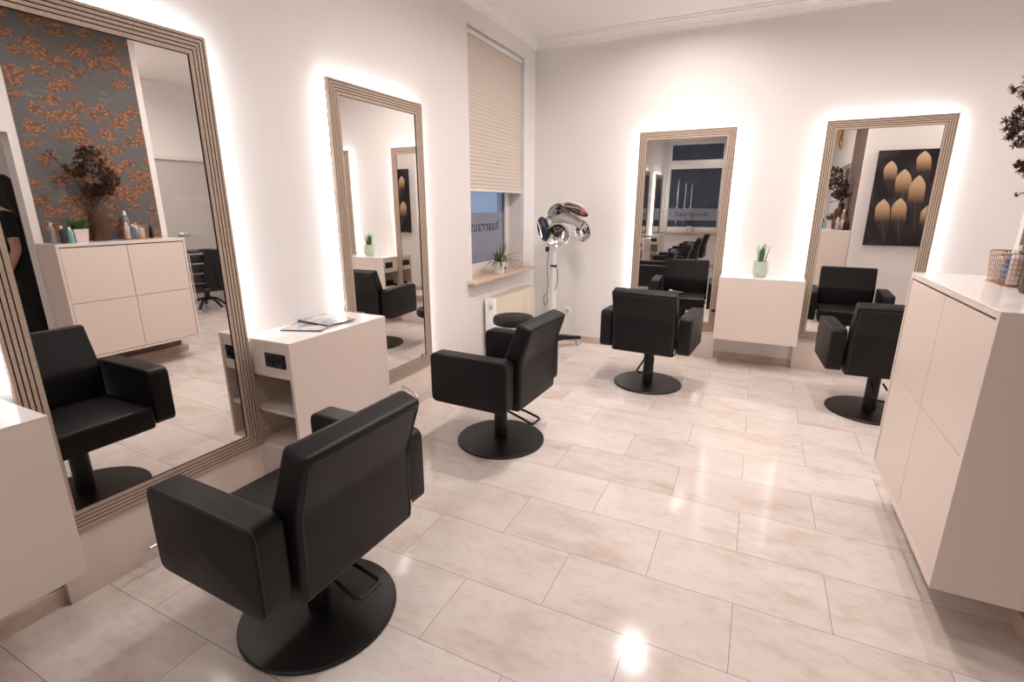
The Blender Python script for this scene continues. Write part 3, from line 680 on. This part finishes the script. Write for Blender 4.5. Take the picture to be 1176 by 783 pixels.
# window sill plant
t = thing('potted_plant', 'white pot of arching grassy leaves with one orange bract on the window sill', 'plant', (0.02, 4.36, 0.8525))
MB().lathe([(0, 0), (0.050, 0), (0.052, 0.004), (0.062, 0.118), (0.060, 0.12), (0.057, 0.118), (0.054, 0.10), (0, 0.10)], n=36).build('pot', 'whitepot', t)
MB().cyl(0, 0, 0.1005, 0.108, 0.054, n=24).build('soil', 'soil', t)
lf = MB()
for k in range(64):
    a = rd.uniform(0, 2*PI); e = rd.uniform(0.15, 1.3)
    dx = math.cos(a); dx = dx if dx > 0 else dx*0.55
    blade(lf, (0.02*math.cos(a), 0.02*math.sin(a), 0.105), (dx*math.cos(e), math.sin(a)*math.cos(e), math.sin(e)+0.15), rd.uniform(0.12, 0.25)*(0.8 if dx < 0 else 1), rd.uniform(0.006, 0.012), rd.uniform(0.9, 2.2)*math.cos(e)+0.15, 0.3, 7)
o = lf.build('foliage', 'leafgrass', t)
MB().tube([(0.03, 0.01, 0.10), (0.045, 0.025, 0.16)], 0.003, 6).ball((0.045, 0.028, 0.175), 0.016, (0.8, 0.8, 1.5), 2).ball((0.055, 0.04, 0.165), 0.010, (1, 1, 1.4), 2).build('orange_bract', 'orange', t)
t = thing('plant_ornament', 'tiny dark bird-like ornament behind the white window pot', 'ornament', (0.02, 4.475, 0.8525))
MB().lathe([(0, 0), (0.012, 0), (0.008, 0.02), (0, 0.02)], n=16).build('foot', 'copper', t)
MB().ball((0, 0, 0.038), 0.018, (1, 1.2, 0.9), 2).ball((0, 0.014, 0.052), 0.009, sub=2).build('body', 'blackplastic', t)
# orchid on the back window sill
t = thing('potted_orchid', 'white potted orchid with broad leaves on the back window sill', 'plant', (0.70, -2.99, 0.8505))
MB().lathe([(0, 0), (0.055, 0), (0.07, 0.14), (0.066, 0.142), (0.062, 0.12), (0, 0.12)], n=30).build('pot', 'whitepot', t)
for k, (a, e, ln) in enumerate([(0.2, 0.9, .26), (3.0, 1.1, .30), (2.6, 0.7, .22), (0.5, 0.45, .34), (5.6, 1.0, .2), (3.9, 1.2, .2)]):
    lf = MB(); blade(lf, (0, 0, 0.12), (math.cos(a)*math.cos(e), 0.5*math.sin(a)*math.cos(e), math.sin(e)), ln, 0.07, 0.4, 0.3, 8, thick=0.002); lf.build('leaf', 'leafdark', t)
MB().tube([(0, 0, .12), (0.02, .01, .3), (0.0, .03, .5), (-.05, .05, .6)], 0.004, 6).tube([(0.01, 0, .12), (0.06, .01, .3), (0.07, .03, .52)], 0.004, 6).build('flower_stem', 'driedstem', t)

# ------------------------------------------------------------------ magazines on the near console
def magazine(label, x, y, z, rz, w, h, n, m):
    t = thing('magazine', label, 'magazine', (x, y, z), rz, 'magazines')
    MB().box(-w/2, w/2, -h/2, h/2, 0.0, n, 0.0005, 1).build('page_block', mat('paper', (0.25, 0.25, 0.26), 0.5), t, smooth=False)
    MB().box(-w/2-0.001, w/2, -h/2-0.001, h/2+0.001, n, n+0.001).build('front_cover', m, t, smooth=False)
    MB().box(-w/2-0.003, -w/2-0.0002, -h/2, h/2, 0.0, n+0.0012).build('spine', 'blackplastic', t, smooth=False)
    return t
def cover(seed, sc=9):
    m = mat('printed_cover', (0.3, 0.3, 0.3), 0.18, coat=0.3)
    n = noise(m, sc, 2, coords(m, 'Object', (1, 1, 1), (seed, seed*2, 0)), 0.4)
    L(m, ramp(m, n.outputs[0], [(0.35, (0.10, 0.10, 0.11)), (0.52, (0.42, 0.42, 0.43)), (0.60, (0.55, 0.53, 0.52)), (0.66, (0.72, 0.45, 0.33)), (0.8, (0.75, 0.6, 0.5))]), bsdf(m).inputs['Base Color'])
    return m
magazine('grey magazine lying half under the other one on the near console', 0.155, 1.865, CZ1+0.0005, math.radians(112), 0.17, 0.22, 0.005, cover(1.3))
magazine('open-looking glossy magazine on top of the other, with a pale photo on its cover', 0.13, 2.02, CZ1+0.0072, math.radians(84), 0.19, 0.26, 0.005, cover(4.1))

# ------------------------------------------------------------------ hand-held tools
def hand_dryer(label, loc, rz, capm):
    t = thing('hair_dryer', label, 'hair dryer', loc, rz)
    ax = Matrix.Translation((0, 0, 0.034)) @ Matrix.Rotation(PI/2, 4, 'Y')
    MB().lathe([(0, -0.075), (0.033, -0.07), (0.033, 0.03), (0.024, 0.08), (0.022, 0.11), (0.018, 0.11), (0, 0.09)], n=28, mtx=ax).build('barrel', 'blackplastic', t)
    MB().lathe([(0, -0.084), (0.02, -0.083), (0.029, -0.076), (0.031, -0.0705), (0, -0.0705)], n=28, mtx=ax).build('rear_cap', capm, t)
    MB().tube([(-0.02, 0.028, 0.03), (-0.03, 0.09, 0.022), (-0.035, 0.15, 0.02)], 0.016, 12, radii=[0.018, 0.016, 0.014]).build('handle', 'blackplastic', t)
    return t
hand_dryer('black hair dryer with a copper rear cap lying on a seat', (1.40, 4.27, 0.4755), math.radians(-100), 'copper')
hand_dryer('small black hair dryer on the open shelf of the far console', (2.10, 5.12, CZ0+0.2085), math.radians(80), 'blackplastic')

# ------------------------------------------------------------------ things on the cabinet
TZ = KZ1+0.0005
t = thing('glass_vase', 'tall brown ribbed glass vase holding dried flowers on the cabinet', 'vase', (3.215, 2.385, TZ))
b = MB(); n = 72; prof = [(0.0, 0.0), (0.068, 0.0), (0.073, 0.01), (0.073, 0.20), (0.066, 0.245), (0.042, 0.27), (0.034, 0.285), (0.034, 0.315), (0.039, 0.325), (0.030, 0.323), (0.029, 0.285), (0.038, 0.265), (0.060, 0.24), (0.067, 0.20), (0.067, 0.014), (0, 0.012)]
rings = []
for (r, z) in prof:
    if r < 1e-6: rings.append([b.bm.verts.new((0, 0, z))])
    else: rings.append([b.bm.verts.new(((r+(0.0022 if k % 2 and r > 0.05 else 0))*math.cos(2*PI*k/n), (r+(0.0022 if k % 2 and r > 0.05 else 0))*math.sin(2*PI*k/n), z)) for k in range(n)])
for A, B in zip(rings, rings[1:]):
    for i in range(n):
        j = (i+1) % n
        if len(A) == 1: b.bm.faces.new((A[0], B[i], B[j]))
        elif len(B) == 1: b.bm.faces.new((A[i], A[j], B[0]))
        else: b.bm.faces.new((A[i], A[j], B[j], B[i]))
b.build('glass_body', 'brownglass', t)
# dried flower stems: each a thing
heads = [(-0.125, -0.02, 0.70, 0.11, 'dried brown flower head highest of the bunch in the brown vase'), (-0.135, 0.04, 0.57, 0.09, 'dried brown flower head hanging out over the cabinet doors'), (-0.03, 0.14, 0.52, 0.08, 'dried brown flower head nearest the wire basket'),
         (-0.01, 0.0, 0.43, 0.085, 'low dried flower head directly above the vase neck'), (-0.04, -0.10, 0.60, 0.085, 'dried brown flower head leaning towards the pink pot'), (-0.075, 0.07, 0.44, 0.07, 'lowest drooping dried flower head on the basket side'), (-0.125, 0.02, 0.345, 0.022, 'single thin twig with a small yellowish bud'),
         (-0.02, -0.25, 0.70, 0.05, 'long dried twig reaching out above the three bottles by the pink pot')]
for (hx, hy, hz, hr, lab) in heads:
    t = thing('dried_flower', lab, 'dried flower', (3.215, 2.385, TZ+0.02), group='dried flowers in the brown vase')
    mid = (hx*0.12, hy*0.12, 0.30)
    MB().tube([(hx*-0.1, hy*-0.1, 0.0), mid, (hx*0.5, hy*0.5, (0.3+hz)/2+0.02), (hx, hy, hz-0.02)], 0.0028, 6).build('stem', 'driedstem', t)
    f = MB(); rr = random.Random(hz*1000)
    nb = 60 if hr > 0.05 else 8
    for k in range(nb):
        u = rr.uniform(-1, 1); a = rr.uniform(0, 2*PI); q = math.sqrt(1-u*u); d = Vector((q*math.cos(a), q*math.sin(a), u*0.8))
        tip = Vector((hx, hy, hz-0.02)) + d*hr*rr.uniform(0.6, 1.0)
        f.tube([(hx, hy, hz-0.02), tuple(tip)], 0.001, 4)
        for s in range(30):
            e = Vector((rr.gauss(0, 1), rr.gauss(0, 1), rr.gauss(0, 1))).normalized(); blade(f, tip, e, hr*0.19, 0.005, 0, 0.3, 2, thick=0.0007)
    f.build('flower_head', leafm('dried_bud', (0.13, 0.10, 0.02), (0.2, 0.15, 0.05)) if hr < 0.03 else 'dried', t)
# pink pot
t = thing('potted_plant', 'small pale pink pot with a spiky green plant on the cabinet', 'plant', (3.15, 2.19, TZ))
MB().lathe([(0, 0), (0.046, 0), (0.058, 0.085), (0.054, 0.085), (0.050, 0.07), (0, 0.07)], n=4, mtx=Matrix.Rotation(PI/4, 4, 'Z')).build('pot', 'pinkpot', t, smooth=False)
lf = MB()
for k in range(30):
    a = k*2.4; e = 0.6+0.8*(k/30)
    blade(lf, (0.01*math.cos(a), 0.01*math.sin(a), 0.07), (math.cos(a)*math.cos(e), math.sin(a)*math.cos(e), math.sin(e)), rd.uniform(0.075, 0.105), 0.015, 0.15, 0.35, 5, thick=0.002)
lf.build('foliage', 'leafdark', t); t.scale = (1.3, 1.3, 1.3)
def bottle(label, x, y, z, r, h, m, cap='clearwhite', pump=False, name='bottle', tilt=None, group=None):
    t = thing(name, label, 'bottle', (x, y, z), 0, group)
    if tilt: t.rotation_euler = tilt
    MB().lathe([(0, 0), (r*0.92, 0), (r, 0.006), (r, h*0.66), (r*0.85, h*0.74), (r*0.42, h*0.80), (r*0.42, h*0.83), (0, h*0.83)], n=24).build('bottle_body', m, t)
    cp = MB().lathe([(0, h*0.83), (r*0.5, h*0.83), (r*0.5, h*0.92), (r*0.2, h), (0, h)], n=18)
    if pump: cp.box(-0.03, 0.01, -0.008, 0.008, h*0.95, h*1.0, 0.002)
    cp.build('cap', cap, t)
    return t
bottle('dark bottle with white spray cap at the front end of the cabinet', 3.10, 1.99, TZ, 0.021, 0.17, 'taupe', pump=True)
bottle('navy bottle with silver cap in the middle of the three by the pink pot', 3.07, 2.045, TZ, 0.019, 0.145, 'navy', cap='clearwhite')
bottle('teal round bottle right beside the pink pot', 3.09, 2.105, TZ, 0.022, 0.13, 'teal')
bottle('small black bottle with a pale label standing past the wire basket', 3.235, 2.80, TZ, 0.015, 0.12, 'blackplastic', cap='blackplastic')
bottle('small black bottle at the far back corner of the cabinet', 3.272, 2.80, TZ, 0.015, 0.12, 'blackplastic', cap='blackplastic')
# wire basket
t = thing('wire_basket', 'copper wire basket filled with bottles on the cabinet top', 'basket', (3.213, 2.645, TZ))
b = MB(); bx, by, bh = 0.068, 0.105, 0.125
def ringpts(sx, sy, z, r=0.03): return [(p[0], p[1], z) for p in rrect(-sx, sx, -sy, sy, r, 4)]
for k in range(7):
    f = 0.88+0.12*k/6; b.tube(ringpts(bx*f, by*f, 0.004+(bh-0.004)*k/6), 0.0016 if k < 6 else 0.0028, 5, closed=True)
per = ringpts(bx, by, 0); 
for k in range(0, 40):
    u = k/40
    P = [(-bx, -by), (bx, -by), (bx, by), (-bx, by)]; s = int(u*4); v = u*4-s
    p = (P[s][0]*(1-v)+P[(s+1) % 4][0]*v, P[s][1]*(1-v)+P[(s+1) % 4][1]*v)
    if abs(abs(p[0])-bx) < 0.008 and abs(abs(p[1])-by) < 0.008: p = (p[0]*0.93, p[1]*0.93)
    b.tube([(p[0]*0.88, p[1]*0.88, 0.003), (p[0], p[1], bh)], 0.0013, 5)
for k in range(-3, 4): b.tube([(k*0.022, -by*0.88, 0.003), (k*0.022, by*0.88, 0.003)], 0.0012, 4)
for k in range(-4, 5): b.tube([(-bx*0.88, k*0.023, 0.0042), (bx*0.88, k*0.023, 0.0042)], 0.0012, 4)
b.build('wire_mesh', 'copper', t)
BG = None
bottle('tall grey taupe bottle leaning out of the wire basket', 3.235, 2.60, TZ+0.008, 0.027, 0.25, 'taupe', cap='clearwhite')
bottle('blue bottle lying against the near wires of the basket', 3.186, 2.625, TZ+0.008, 0.024, 0.13, 'blue', cap='clearwhite')
bottle('milky bottle in the front corner of the wire basket', 3.182, 2.572, TZ+0.008, 0.022, 0.15, 'clearwhite')
bottle('milky bottle in the back corner of the wire basket', 3.23, 2.67, TZ+0.008, 0.024, 0.14, 'clearwhite', cap='orange')
bottle('white bottle with grey cap in the far half of the wire basket', 3.178, 2.69, TZ+0.008, 0.022, 0.12, 'clearwhite', cap='taupe')

# ------------------------------------------------------------------ feather picture, gilt ornament
PX0, PX1, PZ0, PZ1 = 3.43, 4.23, 1.03, 2.11
t = thing('feather_picture', 'large dark canvas of gold-tipped feathers on the wall behind the cabinet', 'picture', ((PX0+PX1)/2, 2.981, PZ0))
pw = (PX1-PX0)/2; ph = PZ1-PZ0
def canvasm():
    m = mat('dark_print', (0.02, 0.015, 0.02), 0.4)
    n = noise(m, 4, 4, coords(m, 'Object', (1, 1, 1))); L(m, ramp(m, n.outputs[0], [(0.45, (0.006, 0.004, 0.005)), (0.72, (0.05, 0.035, 0.045))]), bsdf(m).inputs['Base Color']); return m
MB().box(-pw, pw, 0.0, 0.03, 0, ph, 0.001, 1).build('canvas', canvasm(), t, smooth=False)
def featherm():
    m = mat('gold_tipped_feather_print', (0.5, 0.3, 0.1), 0.5)
    uv = N(m, 'ShaderNodeUVMap'); sp = N(m, 'ShaderNodeSeparateXYZ'); L(m, uv.outputs[0], sp.inputs[0])
    n = noise(m, 60, 3, coords(m, 'Object', (6, 1, 1))); a = N(m, 'ShaderNodeMath', operation='MULTIPLY_ADD'); L(m, n.outputs[0], a.inputs[0]); a.inputs[1].default_value = 0.12; L(m, sp.outputs[1], a.inputs[2])
    L(m, ramp(m, a.outputs[0], [(0.06, (0.66, 0.52, 0.37)), (0.28, (0.55, 0.36, 0.19)), (0.42, (0.30, 0.18, 0.10)), (0.58, (0.04, 0.025, 0.025)), (1.0, (0.014, 0.010, 0.012))]), bsdf(m).inputs['Base Color'])
    return m
FM = featherm(); M['quill'] = mat('pale_quill_print', (0.30, 0.25, 0.24), 0.5)
# tip positions measured from the picture's left edge and top (m), size
fe = [(0.07, 0.115, 0.115, 0.42), (0.36, 0.02, 0.12, 0.42), (0.57, 0.08, 0.12, 0.42), (0.20, 0.21, 0.135, 0.52), (0.345, 0.28, 0.135, 0.60), (0.055, 0.54, 0.13, 0.5), (0.215, 0.53, 0.13, 0.5), (0.66, 0.40, 0.13, 0.5), (0.50, 0.60, 0.13, 0.44)]
for k, (fx, fz, fwid, fl) in enumerate(fe):
    b = MB(); uvl = b.bm.loops.layers.uv.new('UVMap')
    fl = min(fl, ph-fz-0.01); cx = pw - fx - fwid/2   # left edge of the picture as seen is at local +x? flipped below
    fwid *= 1.12; cx = -pw + fx + fwid/2; y = 0.0305+0.0003*k
    n_ = 14; Lf = []; Rt = []
    lean = rd.uniform(0.02, 0.10)
    for i in range(n_+1):
        u = i/n_; w = fwid*0.5*(math.sin(PI/2*min(1.0, u/0.24)))**0.8*(1.0 if u < 0.5 else max(0.05, 1-(u-0.5)*1.7))
        zc = ph-fz-u*fl; xc = cx + lean*u*u
        Lf.append((xc-w, y, zc, u)); Rt.append((xc+w, y, zc, u))
    for i in range(n_):
        P = [Lf[i], Rt[i], Rt[i+1], Lf[i+1]]
        if i == 0: P = [((Lf[0][0]+Rt[0][0])/2, y, Lf[0][2], 0), Rt[1], Lf[1]]
        vs = [b.bm.verts.new(p[:3]) for p in P]; fc = b.bm.faces.new(vs)
        for lp, p in zip(fc.loops, P): lp[uvl].uv = (0, p[3])
    fp = b.build('feather_print', FM, t, smooth=False)
    if k >= 3:
        MB().tube([(cx+lean*q*q, y+0.0006, ph-fz-q*fl) for q in (0.45, 0.6, 0.75, 0.9, 1.0)], 0.0012, 4).build('quill_print', M['quill'], fp)
# gilt ornament above the passage
t = thing('gilt_ornament', 'small curled gilded ornament high on the white wall above the passage', 'wall ornament', (XW, 0.55, 2.58))
b = MB()
def arc(cy, cz, r, a0, a1, n=16, x=-0.02): return [(x, cy+r*math.cos(math.radians(a0+(a1-a0)*k/n)), cz+r*math.sin(math.radians(a0+(a1-a0)*k/n))) for k in range(n+1)]
b.tube(arc(0.02, 0.0, 0.20, 70, 290), 0.02, 8, radii=[0.008+0.02*math.sin(PI*k/16) for k in range(17)])
b.tube(arc(0.08, 0.14, 0.07, 180, 420), 0.014, 8); b.tube(arc(0.06, -0.15, 0.06, -40, 190), 0.014, 8); b.ball((-0.022, -0.10, 0.03), 0.035, (0.6, 1, 1.6), 2)
b.box(-0.006, 0, -0.12, 0.02, -0.04, 0.04)
b.build('scrollwork', 'gold', t)

# ------------------------------------------------------------------ trolley with cape by the entrance (seen in the nearest mirror)
t = thing('salon_trolley', 'black wheeled salon trolley with chrome uprights near the frosted door', 'trolley', (5.12, 4.33, 0), 0.2)
for sx in (-0.16, 0.16):
    for sy in (-0.2, 0.2): MB().cyl(sx, sy, 0.10, 0.86, 0.009, n=12).build('upright', 'chrome', t)
for z in (0.30, 0.44, 0.58, 0.72):
    d = MB().box(-0.15, 0.15, -0.19, 0.19, z, z+0.10, 0.01).build('drawer', 'blackplastic', t)
    MB().tube([(-0.152, -0.08, z+0.05), (-0.175, -0.07, z+0.05), (-0.175, 0.07, z+0.05), (-0.152, 0.08, z+0.05)], 0.004, 6).build('handle', 'chrome', d)
MB().box(-0.18, 0.18, -0.22, 0.22, 0.86, 0.89, 0.01).build('top_tray', 'blackplastic', t)
for k in range(5):
    a = 2*PI*k/5+0.2; ca, sa = math.cos(a), math.sin(a)
    l_ = MB().tube([(0, 0, 0.20), (0.12*ca, 0.12*sa, 0.18), (0.24*ca, 0.24*sa, 0.075)], 0.018, 8).build('leg', 'blackplastic', t)
    MB().cyl(0, 0, -0.012, 0.012, 0.03, n=18, mtx=Matrix.Translation((0.24*ca, 0.24*sa, 0.03)) @ Matrix.Rotation(a, 4, 'Z') @ Matrix.Rotation(PI/2, 4, 'X')).build('caster', 'greyplastic', l_)
MB().box(-0.03, 0.03, -0.03, 0.03, 0.17, 0.30).build('hub', 'blackplastic', t, smooth=False)
# draped cape
b = MB(); ny, nz = 26, 22; G = []
for i in range(ny+1):
    row = []
    for j in range(nz+1):
        v = j/nz; u = i/ny
        if v < 0.25: x = -0.10 - 0.12*v/0.25; z = 0.898 + 0.012*math.sin(u*9)
        else: x = -0.222-0.015*math.sin(u*26)*(0.3+v); z = 0.893-(v-0.25)/0.75*0.52 - 0.03*math.sin(u*5)
        row.append(b.bm.verts.new((x, -0.06+0.34*u+0.02*math.sin(v*6), z)))
    G.append(row)
for i in range(ny):
    for j in range(nz): b.bm.faces.new((G[i][j], G[i+1][j], G[i+1][j+1], G[i][j+1]))
cp = b.build('hairdressing_cape', 'cloth', loc=(5.12, 4.33, 0), rz=0.2); tag(cp, 'black hairdressing cape draped over the trolley', 'cape')
sm = cp.modifiers.new('thickness', 'SOLIDIFY'); sm.thickness = 0.004

# ------------------------------------------------------------------ person in black in the side room (seen in the nearest mirror)
def skinned(name, nodes, edges, m, parent, sub=2, loc=(0, 0, 0)):
    me = bpy.data.meshes.new(name); me.from_pydata([n[0] for n in nodes], edges, []); me.update()
    o = bpy.data.objects.new(name, me); COL.objects.link(o); o.parent = parent; o.location = loc
    sk = o.modifiers.new('skin', 'SKIN'); sk.use_smooth_shade = True
    lay = me.skin_vertices[0].data if me.skin_vertices else None
    if lay is None:
        bm = bmesh.new(); bm.from_mesh(me); bm.verts.layers.skin.verify(); bm.to_mesh(me); bm.free(); lay = me.skin_vertices[0].data
    for i, n in enumerate(nodes):
        r = n[1]; lay[i].radius = r if isinstance(r, tuple) else (r, r)
    lay[0].use_root = True
    s = o.modifiers.new('sub', 'SUBSURF'); s.levels = sub; s.render_levels = sub
    dg = bpy.context.evaluated_depsgraph_get(); dg.update(); nm = bpy.data.meshes.new_from_object(o.evaluated_get(dg))
    o.modifiers.clear(); o.data = nm; nm.materials.clear(); nm.materials.append(M[m] if isinstance(m, str) else m)
    for p in nm.polygons: p.use_smooth = True
    return o
pr_ = thing('person', 'person with long dark hair in a black dress standing in the side room', 'person', (4.0, 2.0, 0), math.radians(15))
# local: faces -y, x to the sides
nodes = [((0, 0, 0.96), (0.15, 0.11)), ((0, 0.0, 1.12), (0.125, 0.09)), ((0, 0.0, 1.30), (0.15, 0.10)), ((0, 0.005, 1.42), (0.11, 0.075)), ((0, 0.0, 1.49), 0.052), ((0, -0.015, 1.545), 0.05),
         ((0, -0.02, 1.60), (0.066, 0.08)), ((0, -0.01, 1.67), (0.074, 0.09)), ((0, 0.0, 1.73), (0.055, 0.065))]
edges = [(i, i+1) for i in range(8)]
for s in (-1, 1):
    k = len(nodes)
    nodes += [((s*0.15, 0, 1.41), 0.055), ((s*0.19, 0.01, 1.30), 0.046), ((s*0.215, 0.02, 1.12), 0.038), ((s*0.215, -0.06, 0.95), 0.030), ((s*0.205, -0.13, 0.87), 0.021), ((s*0.20, -0.155, 0.835), (0.036, 0.020)), ((s*0.195, -0.175, 0.80), (0.034, 0.017))]
    edges += [(3, k)] + [(k+i, k+i+1) for i in range(6)]
    # fingers
    h = k+6
    for f in range(4):
        q = len(nodes); off = (f-1.5)*0.019; ln = (0.85, 1.0, 0.95, 0.75)[f]
        nodes += [((s*0.195+off*0.3, -0.185+off, 0.79), 0.0095), ((s*0.19+off*0.3, -0.20+off, 0.79-0.032*ln), 0.0085), ((s*0.178+off*0.3, -0.195+off, 0.79-0.062*ln), 0.0075)]
        edges += [(h, q), (q, q+1), (q+1, q+2)]
    q = len(nodes); nodes += [((s*0.18, -0.20, 0.835), 0.010), ((s*0.165, -0.215, 0.805), 0.009)]; edges += [(k+5, q), (q, q+1)]
for s in (-1, 1):
    k = len(nodes)
    nodes += [((s*0.085, 0, 0.88), 0.095), ((s*0.095, -0.005, 0.70), 0.078), ((s*0.10, 0.0, 0.48), 0.055), ((s*0.10, 0.015, 0.32), 0.055), ((s*0.10, 0.02, 0.10), 0.035), ((s*0.10, 0.01, 0.05), 0.035), ((s*0.105, -0.09, 0.035), (0.038, 0.028)), ((s*0.107, -0.15, 0.03), (0.034, 0.02))]
    edges += [(0, k)] + [(k+i, k+i+1) for i in range(7)]
body = skinned('body', nodes, edges, 'skin', pr_)
# face
MB().ball((0, -0.105, 1.628), 0.012, (0.9, 1.3, 1.6), 2).build('nose', 'skin', pr_)
for s in (-1, 1):
    MB().ball((s*0.030, -0.096, 1.655), 0.0125, (1, 0.7, 0.8), 2).build('eye', mat('eye_white', (0.7, 0.68, 0.66), 0.2), pr_)
    MB().ball((s*0.080, 0.0, 1.64), 0.022, (0.4, 0.8, 1.4), 2).build('ear', 'skin', pr_)
MB().ball((0, -0.095, 1.592), 0.016, (1.3, 0.6, 0.45), 2).build('mouth', mat('lips', (0.45, 0.14, 0.12), 0.4), pr_)
# hair: cap plus long back fall
b = MB(); n = 24
sec = [(1.775, 0.02, 0.01, 0.01), (1.765, 0.055, 0.065, 0.01), (1.72, 0.088, 0.105, 0.012), (1.65, 0.098, 0.108, 0.022), (1.58, 0.10, 0.098, 0.035), (1.50, 0.105, 0.075, 0.055), (1.40, 0.115, 0.05, 0.085), (1.30, 0.10, 0.035, 0.10), (1.24, 0.05, 0.02, 0.10)]
rings = []
for (z, rx, ry, cy) in sec:
    ring = []
    for k in range(n):
        a = 2*PI*k/n; x = rx*math.cos(a)*(1+0.03*math.sin(9*a)); y = cy+ry*math.sin(a)*(1+0.03*math.sin(11*a))
        if z < 1.72 and y < -0.055: y = -0.055 if z > 1.69 else max(y, -0.02 if z > 1.55 else 0.03)
        ring.append(b.bm.verts.new((x, y, z)))
    rings.append(ring)
for A, B in zip(rings, rings[1:]):
    for k in range(n): b.bm.faces.new((A[k], A[(k+1) % n], B[(k+1) % n], B[k]))
b.bm.faces.new(rings[0]); b.bm.faces.new(rings[-1][::-1]); b.build('hair', 'hair', pr_, angle=80)
# dress (sleeveless to mid arm) and trousers
dn = [((0, 0, 0.96), (0.185, 0.135)), ((0, 0.0, 1.12), (0.150, 0.112)), ((0, 0.0, 1.30), (0.175, 0.122)), ((0, 0.005, 1.42), (0.125, 0.092)), ((0, 0.004, 1.465), (0.075, 0.068)), ((0, 0, 0.80), (0.20, 0.15)), ((0, 0, 0.50), (0.20, 0.16)), ((0, 0, 0.24), (0.215, 0.18))]
de = [(0, 1), (1, 2), (2, 3), (3, 4), (0, 5), (5, 6), (6, 7)]
for s in (-1, 1):
    k = len(dn); dn += [((s*0.155, 0, 1.41), 0.068), ((s*0.19, 0.01, 1.30), 0.060), ((s*0.205, 0.015, 1.20), 0.055)]; de += [(3, k), (k, k+1), (k+1, k+2)]
skinned('dress', dn, de, 'cloth', pr_)
for s in (-1, 1):
    MB().ball((s*0.105, -0.06, 0.036), 1, (0.052, 0.135, 0.036), 3, None).build('shoe', 'shoe', pr_) if False else MB().prism(roundpoly([(0.055, 0.0), (-0.215, 0.0), (-0.215, 0.03), (-0.12, 0.06), (0.0, 0.095), (0.055, 0.09)], 0.02), 0, s*0.105-0.047, s*0.105+0.047, 0.015, 3).build('shoe', 'shoe', pr_)

# ------------------------------------------------------------------ ceiling downlight at the far left mirror; the other lamps are added fill
LAB = ['round ceiling downlight above the chair at the far left mirror', 'added fill lamp above the chair half behind the cabinet', 'added fill lamp over the second chair of the left row', 'added fill lamp over the open floor beside the tall cabinet',
       'added fill lamp above the foreground chair', 'added fill lamp nearest the back window', 'added fill lamp by the entrance door', 'added fill lamp in the side room']
for (x, y, wt), lab in zip(LAMPS, LAB):
    t = thing('downlight_or_added_fill', lab, 'ceiling light', (x, y, H), group='ceiling downlights')
    MB().lathe([(0.088, 0), (0.105, 0), (0.105, -0.018), (0.088, -0.018), (0.088, 0)], n=40).build('trim_ring', 'whiteplastic', t)
    MB().lathe([(0, -0.008), (0.087, -0.008), (0.087, 0), (0, 0)], n=40).build('diffuser', mat('lamp_diffuser', (1, 1, 1), 0.5, emis=LAMP_COL, es=6.0), t)
    ld = bpy.data.lights.new('downlight_or_fill_lamp', 'AREA'); ld.shape = 'DISK'; ld.size = 0.16; ld.energy = wt; ld.spread = math.radians(165); ld.color = LAMP_COL
    lo = bpy.data.objects.new('downlight_or_fill_lamp', ld); COL.objects.link(lo); lo.parent = t; lo.location = (0, 0, -0.025)
